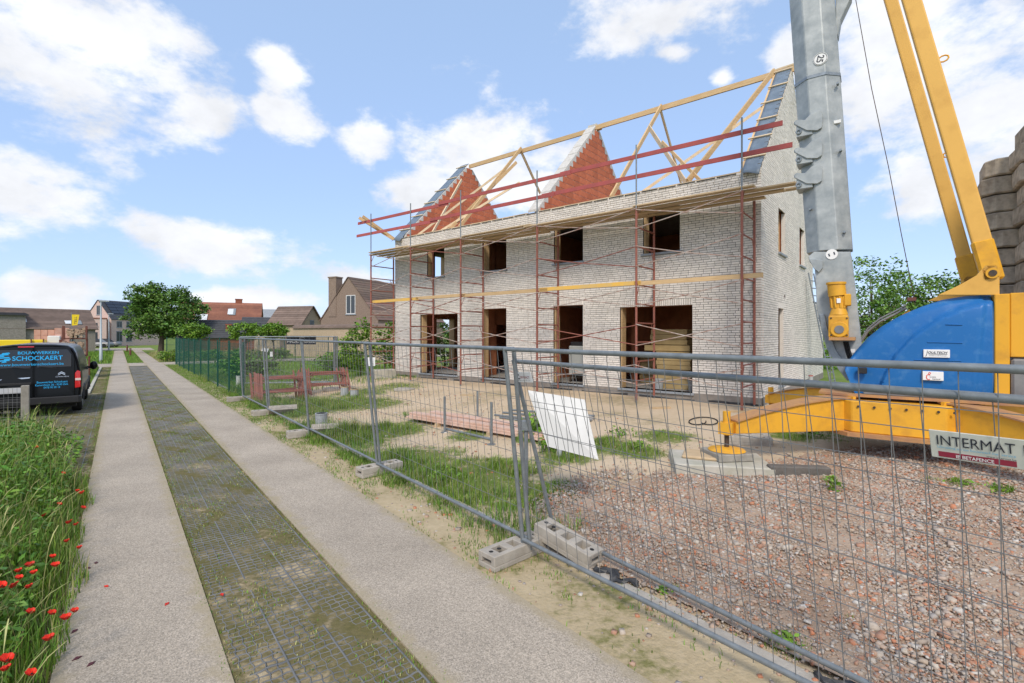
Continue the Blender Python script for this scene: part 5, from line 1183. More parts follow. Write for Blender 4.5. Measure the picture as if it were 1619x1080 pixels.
building('brick_villa', 'tall brown brick gabled house with mottled red and grey roof', Vector((vl.x + 2.6, vl.y + 3.2, 0)), math.radians(66), 12, 7.4, 3.6, 7.9, 'brick_brown', 'roof_mixed', wins=[('l', .3, 4.2, 1.2, 1.9, 'frame_white')], chim=[(-5.6, 2.1, .9, 1.0, .05, 'brick_brown')], oh=.08)
building('villa_dormer', 'brown brick dormer wing on the mottled roof', Vector((vl.x + 5.6, vl.y + 2.2, 0)), math.radians(-24), 2.4, 3.0, 4.7, 6.2, 'brick_brown', 'roof_mixed', wins=[('l', .0, 3.9, .9, .9, 'window_frame')])
building('tiled_lean_to', 'low brown tiled lean-to behind the garden wall', far(565, 53), math.radians(-6), 6.0, 4.0, 2.6, 4.0, 'brick_brown', 'roof_brown')
# pallets and racks of building material beyond the van
def mat_pile(name, px, Y, w, h, d, z0, mat, label, cat):
    return ob(name, MB().bx(-w/2, w/2, -d/2, d/2, 0, h), mat, label=label, cat=cat, loc=far(px, Y) + Vector((0, 0, z0)), rot=(0, 0, .65), bevel=.03)
def pallet_of(px, Y, z0, nx, nz, bw_, bh_, mat, label, wrap=True):
    t = thing('brick_pallet', label, 'pallet', far(px, Y) + Vector((0, 0, z0)), .68)
    for k in (-1, 0, 1): ob('pallet_runner', MB().bx(-nx*bw_/2, nx*bw_/2, k*.4 - .05, k*.4 + .05, 0, .12), 'board', t)
    me = MB().bx(.005, bw_ - .005, -.5, .5, .003, bh_ - .003).mesh('block', bevel=.006)
    for i in range(nx):
        for j in range(nz): ob('block', me, mat, t, loc=(-nx*bw_/2 + i*bw_, 0, .12 + j*bh_))
pallet_of(71, 27, 0, 3, 5, .27, .3, 'pallet_pink', 'lower pink block pallet on the field beyond the van'); pallet_of(71.5, 27, 1.65, 3, 2, .27, .33, 'pallet_pink', 'upper pink block pallet on top of the stacked goods beyond the van')
pallet_of(99, 27, 0, 2, 8, .30, .3, 'pallet_pink', 'tall pink block stack beside the log rack')
for k, (z, w, mt, lb) in enumerate(((1.25, 1.2, 'insulation', 'tan insulation pack among the stacked goods'), (1.42, 1.15, 'yellow_flat', 'bright yellow packed boards under the upper pink pallet'))): mat_pile('board_pack', 70, 26, w, .2, .7, z, mt, lb, 'boards')
t = thing('plastic_crate', 'red slatted crate among the stacked goods', 'crate', far(75, 25.2) + Vector((0, 0, .6)), .68); ob('tray', MB().bx(-.6, .6, -.35, .35, 0, .06).bx(-.6, .6, -.35, .35, .58, .64).bx(-.6, .6, -.35, .35, .27, .32), 'rail_red', t)
for k in range(9): ob('slat', MB().bx(-.58 + k*.14, -.54 + k*.14, -.34, .34, .05, .6), 'rail_red', t)
ob('crate_leg', MB().bx(-.55, -.45, -.3, .3, -.6, 0).bx(.45, .55, -.3, .3, -.6, 0), 'rust_rack', t)
t = thing('rack_stand', 'pair of rusty uprights beside the stacked goods', 'rack', far(58, 25), .68)
for x in (-.2, .25): ob('upright', MB().bx(x - .025, x + .025, -.025, .025, 0, 1.95), 'rust_rack', t)
mat_pile('white_box', 46, 27, .85, .9, .6, .9, 'white_sheet', 'plain white box beyond the van roof', 'box'); mat_pile('white_pack', 86, 26.4, .5, 2.1, .5, 0, 'white_sheet', 'tall white wrapped pack between the pink stacks', 'pack'); mat_pile('yellow_skip', 29, 25, 2.0, 1.9, 1.0, 0, 'yellow_flat', 'yellow container just beyond the van roof', 'container')
def log_rack(px, Y, z0, w, h, label, n):
    t = thing('log_rack', label, 'rack', far(px, Y) + Vector((0, 0, z0)), .68)
    for x in (-w/2, w/2):
        for y in (-.45, .45): ob('rack_post', MB().bx(x - .03, x + .03, y - .03, y + .03, 0, h + .12), 'rust_rack', t)
    ob('rack_base', MB().bx(-w/2, w/2, -.45, .45, .02, .08), 'rust_rack', t)
    for k in range(n):
        r = random.uniform(.035, .07); x, z = random.uniform(-w/2 + .08, w/2 - .08), .12 + random.uniform(0, h - .14); e = random.uniform(-.06, .06)
        ob('log', MB().tube([(x, -.48 + e, z), (x + random.uniform(-.03, .03), .45, z)], r, 7), 'logs', t)
log_rack(117, 24.5, 0, 1.15, .95, 'rusty rack of timber offcuts, lowest tier', 60); log_rack(117, 24.5, 1.08, .98, .72, 'rusty rack packed with split logs, middle tier', 150); log_rack(119, 24.5, 1.92, .85, .55, 'rusty rack of timber blocks, top tier', 45)
fl = thing('advert_flag', 'yellow feather flag lettered vertically beyond the racks', 'flag', far(113, 33), .7)
ob('pole', MB().tube([(0, 0, 0), (0, 0, 3.6)], .02, 6), 'galv', fl); ob('cloth', MB().prism([(.02, 2.75), (.30, 2.80), (.40, 3.5), (.02, 3.5)], -.006, .006), 'yellow_flat', fl); text('TELL', fl, 'ink', (.27, -.008, 2.86), (0, 0, 1), (-1, 0, 0), .5, .13)
ob('barrier_beam', MB().bar((0, 0, .55), (-.9, 1.1, .6), .05, .07), 'yellow_flat', label='yellow barrier beam in the grass beyond the racks', cat='beam', loc=far(128, 31)); ob('beam_leg', MB().bx(-.05, .05, -.05, .05, 0, .6), 'yellow_flat', bpy.data.objects['barrier_beam']) 
# street lamps, bollards, green fence
def lamp(px, Y, ht, label):
    t = thing('street_lamp', label, 'street lamp', far(px, Y), .6, 'lamps along the lane')
    ob('pole', MB().tube([(0, 0, 0), (0, 0, 1.1), (0, 0, 1.15), (0, 0, ht)], [.10, .10, .075, .045], 10), 'lamp_post', t, smooth=True); ob('lamp_head', MB().bx(-.12, .5, -.09, .09, ht - .06, ht + .03), 'lamp_post', t, bevel=.02)
lamp(159.5, 38, 4.75, 'tall grey street lamp beside the kerb past the parking bay'); lamp(172, 66, 4.9, 'farther grey street lamp near the pink house')
for px, Y, h in ((201, 62, .8), (206, 50, .75)): 
    t = thing('bollard', 'dark timber bollard on the lane ' + ('by the pink house' if Y > 55 else 'just past the crossing'), 'bollard', far(px, Y), 0); ob('post', MB().bx(-.07, .07, -.07, .07, 0, h), 'rust_rack', t, bevel=.01); ob('top_band', MB().bx(-.075, .075, -.075, .075, h - .15, h - .08), 'steel_grey', t)
def green_fence(o0, s0, o1, s1, label, ht=1.88, sp=2.55):
    a, b = rp(o0, s0), rp(o1, s1); d = (b - a); L_ = d.length; n = max(1, round(L_ / sp)); t = thing('green_fence', label, 'fence', a, math.atan2(d.y, d.x))
    wr = MB(); step = L_ / n
    for k in np.arange(0, step, .05): wr.add([(k - .004, 0, .05), (k + .004, 0, .05), (k + .004, 0, ht), (k - .004, 0, ht), (k, .0025, .05), (k, .0025, ht)], [(0, 1, 2, 3), (1, 4, 5, 2), (4, 0, 3, 5)])
    for z in np.arange(.1, ht, .2): wr.bx(0, step, -.003, .003, z - .003, z + .003)
    me = wr.mesh('mesh_panel'); pme = MB().bx(-.03, .03, -.03, .03, 0, ht + .06).mesh('post', bevel=.006)
    for k in range(n):
        ob('mesh_panel', me, 'green_mesh', t, loc=(k * step, 0, 0)); ob('post', pme, 'green_mesh', t, loc=(k * step, .03, 0))
    ob('post', pme, 'green_mesh', t, loc=(L_, .03, 0))
green_fence(3.28, 18.3, 3.28, 42.5, 'long dark green mesh fence along the lane'); green_fence(3.28, 42.5, 14, 42.5, 'green mesh fence turning off along the crossing road'); green_fence(3.1, 48.5, 12, 48.5, 'green mesh fence across the side road under the big tree')
# ------------------------------------------------------------------ foliage
def leaf_mesh(name, P, size, up=.35, asp=.6):
    n = len(P); a = rng.normal(size=(n, 3)); a[:, 2] *= .6; a /= np.linalg.norm(a, axis=1)[:, None]
    nrm = rng.normal(size=(n, 3)); nrm[:, 2] += up * 3; b = np.cross(nrm, a); b /= (np.linalg.norm(b, axis=1)[:, None] + 1e-9)
    s = size * rng.uniform(.6, 1.3, (n, 1)); a *= s; b *= s * asp
    V = np.stack([P - a, P + b * .9 - a * .1, P + a, P - b * .9 - a * .1], 1).reshape(-1, 3)
    return np_mesh(name, V, np.arange(4 * n).reshape(-1, 4))
def clumps(ell, nc, nl, spread, shell=.55):
    """leaf positions in clumps through a set of ellipsoids (centre, radii)"""
    out = []; w = np.array([e[1][0] * e[1][1] * e[1][2] for e in ell]); w = w / w.sum()
    for _ in range(nc):
        c, r = ell[rng.choice(len(ell), p=w)]; d = rng.normal(size=3); d /= np.linalg.norm(d); k = rng.uniform(shell, 1) ** .6
        cc = np.array(c) + d * np.array(r) * k; m = max(4, int(nl * rng.uniform(.5, 1.4)))
        q = rng.normal(size=(m, 3)) * spread * rng.uniform(.6, 1.3); q[:, 2] *= .6
        out.append(cc + q)
    return np.concatenate(out)
def tree(name, label, base, trunk_h, tr, ell, nc, nl, spread, leaf, mat, cat='tree', group=None, limbs=9, shell=.55, asp=.6):
    t = thing(name, label, cat, base, 0, group)
    P = clumps(ell, nc, nl, spread, shell); P = P[P[:, 2] > .15]
    ob('crown', leaf_mesh('crown', P, leaf, asp=asp), mat, t)
    m = MB(); m.tube([(0, 0, -.2), (tr * .4, 0, trunk_h * .6), (0, tr * .5, trunk_h)], [tr * 1.2, tr * .9, tr * .75], 9)
    for _ in range(limbs):
        c, r = ell[rng.choice(len(ell))]; d = rng.normal(size=3); d /= np.linalg.norm(d); e = Vector(np.array(c) + d * np.array(r) * .75)
        s0 = Vector((0, 0, trunk_h * rng.uniform(.6, .98))); mid = (s0 + e) / 2 + Vector((0, 0, .12 * (e - s0).length))
        m.tube([s0, mid, e], [tr * .5, tr * .3, tr * .08], 6)
    ob('trunk', m, 'bark', t, smooth=True); return t
tree('lime_tree', 'big dense dark green tree at the end of the green fence', far(254, 58), 2.2, .28, [((3.5 * math.sin(k * 2.4) * math.cos(e), 2.8 * math.cos(k * 2.4) * math.cos(e), 4.4 + 3.0 * math.sin(e)), (r, r, r * .85)) for k, (e, r) in enumerate(((-.6, 1.3), (-.3, 1.5), (.0, 1.2), (.2, 1.6), (.45, 1.1), (.7, 1.4), (1.0, 1.3), (1.3, 1.2), (-.5, 1.4), (-.15, 1.3), (.3, 1.4), (.6, 1.2), (.9, 1.5), (-.4, 1.2), (.1, 1.5), (-.7, 1.2), (.5, 1.3), (1.2, 1.0), (-.2, 1.6), (.8, 1.1)))] + [((0, 0, 4.2), (2.9, 2.6, 2.7))] * 1, 640, 34, .28, .16, 'leaf_tree', shell=.35, limbs=14)
for px, Y, w, h, lb in ((308, 44, 1.25, .75, 'round clipped tree head beside the big tree'), (388, 42, 1.35, .75, 'clipped umbrella tree in front of the slate barn'), (432, 41, 1.05, .62, 'clipped umbrella tree in front of the archway')):
    tree('clipped_tree', lb, far(px, Y), 1.9, .08, [((0, 0, 2.42), (w, w, h))], 130, 26, .13, .10, 'leaf_light', limbs=8, shell=.5, group='clipped trees')
for px, Y, ht, w, lb in ((1378, 34, 7.4, 2.6, 'airy acacia tree just behind the mast'), (1432, 36, 6.2, 2.3, 'airy acacia tree behind the hoist cable'), (1487, 35, 6.7, 2.5, 'airy acacia tree behind the blue cover'), (1545, 33, 6.2, 2.2, 'airy acacia tree behind the yellow struts')):
    tree('acacia_tree', lb, far(px, Y), 2.4, .14, [((0, 0, ht * .72), (w, w, ht * .30)), ((.7, 0, ht * .42), (w * .9, w, ht * .22)), ((-.9, .3, ht * .5), (w * .7, w, ht * .2))], 150, 34, .30, .12, 'leaf_acacia', limbs=16, shell=.25, group='acacias behind the crane')
def hedge(label, a, b, ht, w, nc, mat='leaf_hedge', stems=0, cat='hedge', name='hedge'):
    t = thing(name, label, cat, (a + b) / 2, math.atan2((b - a).y, (b - a).x)); l = (b - a).length / 2
    k = max(2, int(l / .8)); ell = [((x, 0, ht * .55), (l / k * 1.3, w, ht * .48)) for x in np.linspace(-l, l, k)]
    P = clumps(ell, nc, 26, .13, .3); P = P[P[:, 2] > .03]; ob('foliage', leaf_mesh('foliage', P, .075), mat, t)
    m = MB()
    for x in np.linspace(-l, l, max(2, stems or int(l * 1.6))): m.tube([(x, 0, -.1), (x + .05, .03, ht * .7)], [.03, .015], 6)
    ob('stems', m, 'bark', t)
hedge('leafy espalier hedge behind the far end of the scaffold', far(540, 25), far(640, 29), 1.30, .22, 150, 'leaf_light', 10)
hedge('green garden hedge behind the red frames', far(395, 24), far(545, 27), 1.25, .35, 220)
hb = [HW @ Vector((16.5, 1.0, 0)), HW @ Vector((17.5, -9, 0))]
for v in hb: v.z = .2
hedge('tall green hedge seen through the far door opening', hb[0], hb[1], 2.6, .5, 420, 'leaf_light')
hedge('green hedge on the boundary behind the crane', far(1300, 27), far(1560, 25), 1.5, .5, 240)
hedge('tall grass and bramble strip by the crossing road', rp(3.4, 47.2), rp(11, 47.2), .9, .6, 240, 'blade', 2, 'bramble', 'bramble_strip'); hedge('green bank of brambles beyond the racks', rp(-3.4, 32), rp(-2.4, 41), .8, .8, 200, 'blade', 2, 'bramble', 'bramble_strip')
for px, Y, h, lb in ((520, 70, 4.0, 'green tree behind the garden wall beside the villa'), (385, 130, 9.5, 'distant tree behind the red roof'), (400, 150, 10.0, 'distant pale tree behind the grey shed')):
    tree('background_tree', lb, far(px, Y), h * .4, .2, [((0, 0, h * .65), (h * .35, h * .3, h * .35))], 110, 24, h * .05, h * .025, 'leaf_tree', limbs=5)
# distant wood line closing the horizon
P = []
for az in np.arange(-60, 62, .5):
    R_ = 230 + 30 * math.sin(az * .3); x, y = R_ * math.sin(math.radians(az)), R_ * math.cos(math.radians(az)); h = 5 + 1.6 * math.sin(az * .7) + 1.2 * math.sin(az * 1.9)
    P.append(rng.normal(size=(70, 3)) * np.array([1.6, 1.6, h * .28]) + np.array([x, y, h * .5]))
P = np.concatenate(P); P = P[P[:, 2] > 0]
ob('far_woodland', leaf_mesh('far_woodland', P, .7), 'leaf_tree', label='low band of distant woodland along the horizon', cat='woodland', kind='stuff')

# ------------------------------------------------------------------ rubble
def in_poly(pts, poly):
    x, y = pts[:, 0], pts[:, 1]; ins = np.zeros(len(pts), bool); n = len(poly)
    for i in range(n):
        x0, y0 = poly[i]; x1, y1 = poly[(i + 1) % n]
        c = ((y0 > y) != (y1 > y)) & (x < (x1 - x0) * (y - y0) / (y1 - y0 + 1e-12) + x0); ins ^= c
    return ins
def off_np(x, y): return RN.x * x + RN.y * y, RR.x * x + RR.y * y
def gz_np(x, y):
    o, s = off_np(x, y); t = np.clip((o - 3.4) / 6.6, 0, 1); u = np.clip((s - 24) / 12, 0, 1)
    return .3 * t * t * (3 - 2 * t) * (1 - u * u * (3 - 2 * u))
poly = [tuple(at(*p)[:2]) for p in ((838, 806), (905, 762), (985, 742), (1060, 750), (1200, 742), (1330, 715), (1500, 705), (1619, 700))] + [(8.0, 6.5), tuple(rp(9.5, -3)[:2]), tuple(rp(3.5, -3.5)[:2]), tuple(rp(3.48, 3.3)[:2])]
def bed(o, s): p = rp(o, s); return bool(in_poly(np.array([[p.x, p.y]]), poly)[0])
sheet('rubble_bed', ax(3.45, 10, .12), ax(-3.5, 4.4, .12), lambda x, y, o, s: gz(x, y) + .022 + .016 * vnoise(x * 3, y * 3, 1, 3), 'rubble_soil', keep=bed)
N0 = 330000
x = rng.uniform(-1, 9, N0); y = rng.uniform(-.5, 8.5, N0); pts = np.stack([x, y], 1)
j = rng.normal(size=(N0, 2)) * .12
k = in_poly(pts + j, poly) & (y > .6 * x - 1.2)
dist = np.hypot(x, y)
cluster = (np.sin(x * 2.1 + 1) * np.cos(y * 1.7) + np.sin(x * 4.3 - y * 3.1)) * .25 + .62
k &= rng.uniform(size=N0) < np.clip(cluster, .18, 1)
pts = pts[k][:105000]; n = len(pts)
sz = np.clip(rng.lognormal(-4.95, .48, n), .004, .032)
big = rng.uniform(size=n) < .02; sz[big] *= 1.7
cube = np.array([(-1,-1,-1),(1,-1,-1),(1,1,-1),(-1,1,-1),(-1,-1,1),(1,-1,1),(1,1,1),(-1,1,1)], float)
Vs = cube[None] * rng.uniform(.55, 1.15, (n, 8, 3)); Vs[:, 4:, :2] *= rng.uniform(.5, .95, (n, 1, 1))
Vs *= sz[:, None, None] * np.stack([rng.uniform(.9, 1.7, n), rng.uniform(.7, 1.1, n), rng.uniform(.35, .75, n)], 1)[:, None, :]
def rotz_np(V, a): c, s = np.cos(a)[:, None], np.sin(a)[:, None]; return np.stack([V[..., 0] * c - V[..., 1] * s, V[..., 0] * s + V[..., 1] * c, V[..., 2]], -1)
def rotx_np(V, a): c, s = np.cos(a)[:, None], np.sin(a)[:, None]; return np.stack([V[..., 0], V[..., 1] * c - V[..., 2] * s, V[..., 1] * s + V[..., 2] * c], -1)
Vs = rotz_np(rotx_np(Vs, rng.normal(size=n) * .35), rng.uniform(0, 6.28, n))
gzv = gz_np(pts[:, 0], pts[:, 1])
Vs += np.stack([pts[:, 0], pts[:, 1], gzv + .026 + sz * rng.uniform(.1, .6, n)], 1)[:, None, :]
Fq = np.array([(3,2,1,0),(4,5,6,7),(0,1,5,4),(1,2,6,5),(2,3,7,6),(3,0,4,7)])
ob('rubble', np_mesh('rubble', Vs.reshape(-1, 3), (Fq[None] + 8 * np.arange(n)[:, None, None]).reshape(-1, 4)), 'rubble', label='crushed red and grey brick rubble spread under the crane', cat='rubble', kind='stuff')
# scattered pebbles on verge and sand
n = 3500; o_ = rng.uniform(2.65, 9, n); s_ = rng.uniform(.5, 16, n); q = np.outer(o_, RN[:2]) + np.outer(s_, RR[:2]); sz = np.clip(rng.lognormal(-4.7, .5, n), .004, .03)
Vs = cube[None] * rng.uniform(.6, 1.1, (n, 8, 3)) * sz[:, None, None] * np.array([1.2, 1, .7]); Vs = rotz_np(Vs, rng.uniform(0, 6.28, n)); Vs += np.stack([q[:, 0], q[:, 1], gz_np(q[:, 0], q[:, 1]) + .008], 1)[:, None, :]
ob('pebbles', np_mesh('pebbles', Vs.reshape(-1, 3), (Fq[None] + 8 * np.arange(n)[:, None, None]).reshape(-1, 4)), 'rubble', label='loose pebbles scattered over the verge and the sand', cat='pebbles', kind='stuff')

# ------------------------------------------------------------------ grass
def blades(name, P, ht, wd, mat, label, bend=.5, cat='grass', dirb=None):
    n = len(P); a = rng.uniform(0, 6.28, n); d = np.stack([np.cos(a), np.sin(a)], 1); sd_ = np.stack([-d[:, 1], d[:, 0]], 1)
    ht = ht * rng.uniform(.5, 1.25, n); b = rng.uniform(.15, 1, n) * bend * ht; w = wd * rng.uniform(.6, 1.4, n)
    V = np.zeros((n, 6, 3))
    for i, (f, ww, bb) in enumerate(((0, 1, 0), (.6, .8, .32), (1, .12, 1))):
        c = P[:, :2] + d * (b * bb)[:, None]; z = P[:, 2] + ht * f * (1 - .18 * bb * bend)
        for j, sg in enumerate((-1, 1)):
            V[:, i * 2 + j, :2] = c + sd_ * (w * ww * sg / 2)[:, None]; V[:, i * 2 + j, 2] = z
    Fb = np.array([(0, 1, 3, 2), (2, 3, 5, 4)])
    return ob(name, np_mesh(name, V.reshape(-1, 3), (Fb[None] + 6 * np.arange(n)[:, None, None]).reshape(-1, 4)), mat, label=label, cat=cat, kind='stuff')
def road_pts(o0, o1, s0, s1, n, dens=None):
    o = rng.uniform(o0, o1, n); s = rng.uniform(s0, s1, n)
    if dens is not None: k = rng.uniform(size=n) < dens(o, s); o, s = o[k], s[k]
    q = np.outer(o, RN[:2]) + np.outer(s, RR[:2]); return np.stack([q[:, 0], q[:, 1], gz_np(q[:, 0], q[:, 1])], 1), o, s
def fb(o, s, a, seed=0): return np.sin(o * a + seed) * np.cos(s * a * .8 - seed) * .5 + np.sin(o * a * 2.3 - s * a * 1.9 + seed * 2) * .35 + np.sin(s * a * 4.1 + o * a * 3.7) * .2
# tall bed on the left of the lane
edge = lambda s: -.275 - .05 * np.sin(s * 1.9) - .04 * np.sin(s * 5.1)
P, o, s = road_pts(-5.0, -.20, 1.0, 13.6, 82000, lambda o, s: np.where(o < edge(s) - np.clip((s - 8.5) * .16, 0, .9), np.clip(1.2 - .10 * (s - 4), .5, 1), 0))
dd = np.clip((edge(s) - o) / .9, 0, 1)
k = rng.uniform(size=len(P)) < .93
blades('tall_grass', P[k], (.14 + .56 * dd[k]) * (1 + .25 * fb(o[k], s[k], 1.3)), .0075, 'blade', 'tall green meadow grass crowding the left edge of the lane', .55)
blades('dry_grass', P[~k], .24 + .55 * dd[~k], .007, 'blade_dry', 'bleached grass stalks among the tall meadow grass', .45)
# nodding seed heads
P, o, s = road_pts(-3.6, -.42, 3.2, 13.5, 1500, lambda o, s: np.where(o < edge(s) - np.clip((s - 9) * .16, 0, .8), .8, 0)); V, Fc = [], []
for p_ in P:
    h = rng.uniform(.5, .95); a = rng.uniform(0, 6.28) if rng.uniform() < .5 else rng.normal(.65, .5); dx, dy = math.cos(a), math.sin(a); r = rng.uniform(.12, .32)
    prev = None; pl = [(p_[0] + dx * r * f ** 2.4, p_[1] + dy * r * f ** 2.4, p_[2] + h * (f - .22 * max(0, f - .7) ** 1.5 * 4)) for f in (0, .4, .7, .86, 1)]
    for i, q in enumerate(pl):
        w = .0013 if i < 3 else (.0045 if i == 3 else .002); V += [(q[0] - dy * w, q[1] + dx * w, q[2]), (q[0] + dy * w, q[1] - dx * w, q[2])]
        if i: b = len(V) - 4; Fc.append((b, b + 1, b + 3, b + 2))
ob('seed_heads', np_mesh('seed_heads', V, Fc), 'blade_dry', label='nodding pale grass seed heads over the meadow bed', cat='grass', kind='stuff')
P, o, s = road_pts(-3.2, -.5, 3, 12.5, 25000, lambda o, s: np.where(o < edge(s) - .03, np.clip(.6 + fb(o, s, 2.2, 6), .2, 1), 0)); P[:, 2] += (.10 + .62 * np.clip((-.28 - o) / .9, 0, 1)) * rng.uniform(.35, 1.05, len(P))
ob('weed_leaves', leaf_mesh('weed_leaves', P, .040, asp=.42), 'leaf_hedge', label='broad weed leaves in the meadow bed beside the lane', cat='weeds', kind='stuff')
# short grass and weeds on the site: patches surveyed one by one
Pp, Hh = [], []
for px, py, r, h, n in PATCH:
    c = at(px, py); n = int(n * 6); a = rng.uniform(0, 6.28, n); rr = r * np.sqrt(rng.uniform(0, 1, n)) * (1 + .3 * np.sin(a * 3 + px)); xx, yy = c.x + rr * np.cos(a) * 1.15, c.y + rr * np.sin(a)
    o, s = off_np(xx, yy); k = (o > 3.0) & (rng.uniform(size=n) < np.clip(.55 + fb(xx, yy, 3.1), .06, 1))
    Pp.append(np.stack([xx, yy, gz_np(xx, yy)], 1)[k]); Hh.append(np.full(k.sum(), h) * (1.15 - .7 * (rr[k] / r)))
Pp = np.concatenate(Pp); Hh = np.concatenate(Hh); Hh = Hh * np.clip(.75 + .9 * fb(Pp[:, 0], Pp[:, 1], 4.3, 1), .3, 1.9); k = rng.uniform(size=len(Pp)) < .78
blades('site_grass', Pp[k], Hh[k], .006, 'blade', 'patchy green grass on the sand inside the fence', .6); blades('site_dry_grass', Pp[~k], Hh[~k], .006, 'blade_dry', 'straw coloured grass on the sand inside the fence', .6)
P, o, s = road_pts(3.5, 10, 3, 20, 9000, lambda o, s: np.clip(fb(o, s, 1.7, 2) - .15, 0, .8)); blades('sand_tufts', P, np.full(len(P), .06), .006, 'blade_dry', 'sparse low tufts on the bare sand', .7)
# verge: short tufts, thicker with distance
P, o, s = road_pts(2.56, 3.5, 1.5, 43, 52000, lambda o, s: np.clip(.12 + .9 * fb(o * 2, s, 2.3, 1) + .06 * (s - 4), .02, .95)); blades('verge_grass', P, np.full(len(P), .05), .007, 'blade', 'short grass tufts on the sandy verge under the fence', .7)
P, o, s = road_pts(3.05, 4.2, 3.8, 20, 24000, lambda o, s: np.clip(.45 + fb(o, s, 2.1, 4), .05, 1)); blades('fence_grass', P, np.full(len(P), .15), .007, 'blade', 'longer grass along the foot of the site fence', .7)
# grass in the paving grid, densest along the strip edges
P, o, s = road_pts(.50, 1.65, 2, 26, 48000, lambda o, s: np.clip(.18 + .75 * fb(o * 3, s * 1.4, 1.9, 3) + 1.3 * np.exp(-np.abs(np.minimum(o - .56, 1.585 - o)) / .035), .0, .95)); P[:, 2] = .008; k = rng.uniform(size=len(P)) < .6
blades('grid_grass', P[k], np.full(k.sum(), .022), .006, 'blade', 'short moss green grass growing in the paving grid', .8); blades('grid_dry_grass', P[~k], np.full((~k).sum(), .022), .006, 'blade_dry', 'dry short grass growing in the paving grid', .8)
P, o, s = road_pts(-.8, -.30, 4, 42, 12000, lambda o, s: np.clip(.1 + .6 * fb(o * 3, s * 1.4, 1.9, 3) + 1.2 * np.exp(-np.abs(-.36 - o) / .05), 0, .95)); P[:, 2] = .008; blades('kerb_grass', P, np.full(len(P), .03), .007, 'blade', 'green grass line along the left edge of the lane strip', .8)
# lawns either side of the crossing
P, o, s = road_pts(-9, -.92, 23.8, 41, 24000); blades('lawn_grass', P, .07 + .25 * np.clip((s - 29) / 8, 0, 1), .018, 'blade', 'mown lawn and rougher grass past the parking bay', .5)
P, o, s = road_pts(3.4, 12, 19, 42, 16000); blades('garden_grass', P, np.full(len(P), .16), .016, 'blade', 'garden lawn behind the green fence', .5)
P, o, s = road_pts(.6, 1.55, 46.6, 82, 2500); blades('median_grass', P, np.full(len(P), .08), .03, 'blade', 'grass between the lane strips past the crossing', .5); P, o, s = road_pts(2.5, 12, 47, 62, 7000); blades('roadside_grass', P, np.full(len(P), .5), .03, 'blade_dry', 'long pale grass under the big tree', .5)
P, o, s = road_pts(-7, -.4, 46.6, 75, 7000); blades('roadside_grass', P, np.full(len(P), .35), .03, 'blade', 'green grass on the lane side near the pink house', .5)
# leafy weeds on the site
def weed(px, py, r, h, n, label, size=.06, name='weed'):
    c = at(px, py); t = thing(name, label, 'weed', c, 0)
    q = rng.normal(size=(n, 3)) * np.array([r, r, h * .35]) * .6 + np.array([0, 0, h * .5]); q = q[(q[:, 2] > .01)]
    ob('leaves', leaf_mesh('leaves', q, size, asp=.4), 'leaf_light', t); m = MB()
    for _ in range(6): a = random.uniform(0, 6.28); m.tube([(0, 0, -.02), (r * .5 * math.cos(a), r * .5 * math.sin(a), h * .8)], [.006, .003], 5)
    ob('stems', m, 'stem', t)
weed(845, 695, .22, .55, 260, 'lush leafy dock behind the post pair', .075, 'dock_plant'); weed(875, 712, .25, .3, 160, 'leafy dock beside the white sheet', .07, 'dock_plant')
for (px, py, r, h, n, lb) in ((1318, 778, .09, .22, 60, 'single green weed in the rubble by the concrete beam'), (1285, 690, .14, .16, 60, 'green weed in the shade beside the outrigger'), (1520, 768, .14, .10, 60, 'low green weed in the rubble below the name board'), (1585, 782, .12, .12, 50, 'dark green weed in the rubble at the far right'), (1245, 1022, .10, .09, 45, 'small weed by the bottom rail of the leaning panel'), (1050, 938, .05, .05, 25, 'tiny weed in the rubble beside the bottom rail'), (980, 690, .25, .2, 90, 'green weeds on the sand behind the white sheet'), (1010, 712, .16, .18, 70, 'green weed at the edge of the rubble near the pale slab'), (700, 760, .2, .2, 80, 'bushy weed in the grass behind the fence'), (640, 660, .2, .16, 50, 'small bush on the sand beside the plank pile')): weed(px, py, r, h, n, lb, .04)
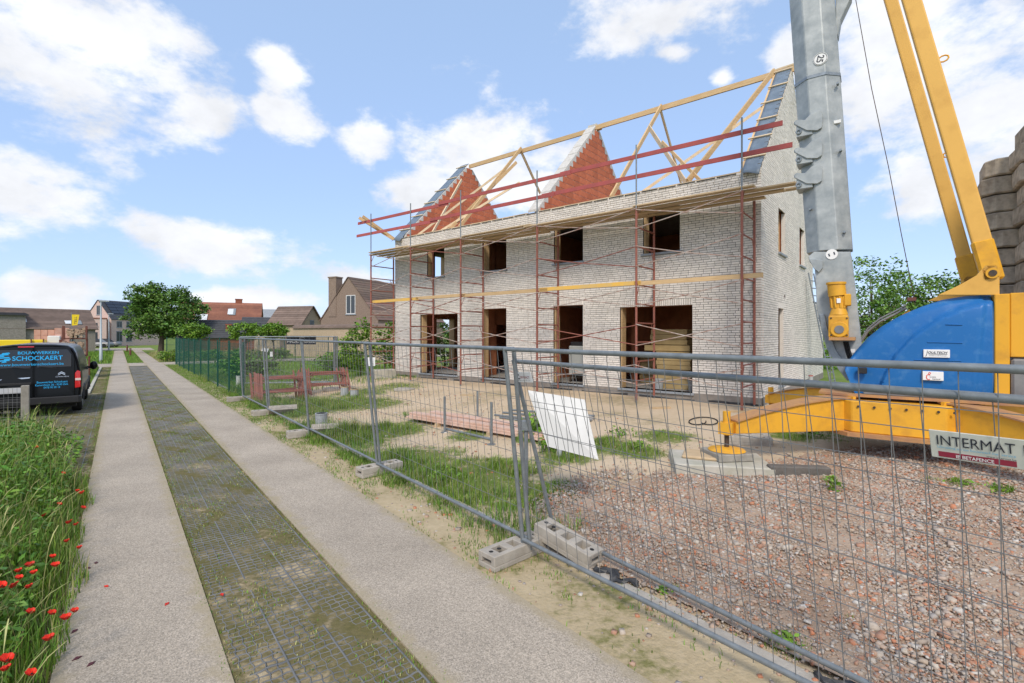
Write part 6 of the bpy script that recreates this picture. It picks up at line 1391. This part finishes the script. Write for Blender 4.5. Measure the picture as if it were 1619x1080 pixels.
# ------------------------------------------------------------------ poppies and fallen petals
def poppy(c, r, label):
    g = Vector((c.x, c.y, 0)); t = thing('poppy', label, 'poppy', g, 0, 'poppies along the lane'); base = RN * -.26 + RR * random.uniform(-.1, .1)
    z = c.z; m = MB(); tilt = random.uniform(-.5, .5)
    for k in range(5):
        a0 = k * 1.2566; vs = []
        for i in range(4):
            f = i / 3
            for j in range(5):
                an = a0 + (j - 2) * .34 * (.35 + .65 * min(1, f * 1.6)); rr = r * (.12 + .88 * f) * (1 - .06 * abs(j - 2)); vs.append((rr * math.cos(an), rr * math.sin(an) + tilt * .3 * rr, z + r * (.8 * f ** 1.5) + rr * tilt * math.cos(an) + .004 * math.sin(j * 2.1 + k)))
        m.add(vs, [(i*5+j, i*5+j+1, i*5+j+6, i*5+j+5) for i in range(3) for j in range(4)])
    ob('petals', m, 'poppy', t, smooth=True); ob('core', MB().sphere((0, 0, z + r * .18), r * .2, 8, 5), 'poppy_core', t)
    ob('stem', MB().tube([base, base * .45 + Vector((0, 0, z * .55)), (0, 0, z)], .0025, 5), 'stem', t)
for k, (x, y) in enumerate(((315, 345), (300, 336), (325, 402), (265, 460), (293, 467), (307, 557), (115, 627), (130, 655), (75, 675), (50, 708), (110, 710), (205, 592), (215, 627), (120, 807), (203, 812), (187, 913), (20, 1030), (122, 1047), (140, 167), (247, 268), (168, 432), (7, 707), (258, 532), (290, 803), (255, 832), (232, 388), (70, 648), (28, 995))):
    px, py = x / 2.453, 640 + y / 2.453
    z = .5 if px < 60 else .34
    poppy(at(px, py, z), .024 if k % 3 else .032, 'red poppy nodding on a thin stem at the edge of the lane')
for k, (px, py, m_) in enumerate(((168, 927, 'poppy'), (264, 955, 'poppy'), (351, 940, 'poppy'), (122, 1041, 'petal_dry'), (144, 1050, 'petal_dry'), (118, 998, 'petal_dry'), (140, 898, 'petal_dry'), (152, 890, 'petal_dry'))):
    p = at(px, py, .024); ob('fallen_petal', MB().add([(-.03, 0, .002), (0, -.014, .006), (.03, 0, .002), (0, .014, .008), (-.03, 0, 0), (0, -.014, 0), (.03, 0, 0), (0, .014, 0)], [(0, 1, 2, 3), (7, 6, 5, 4), (0, 4, 5, 1), (1, 5, 6, 2), (2, 6, 7, 3), (3, 7, 4, 0)]), m_, label='red poppy petal fallen on the lane strip' if m_ == 'poppy' else 'dried dark petal fallen at the edge of the lane strip', cat='petal', group='fallen petals ' + m_, loc=p, rot=(0, 0, random.uniform(0, 3)))
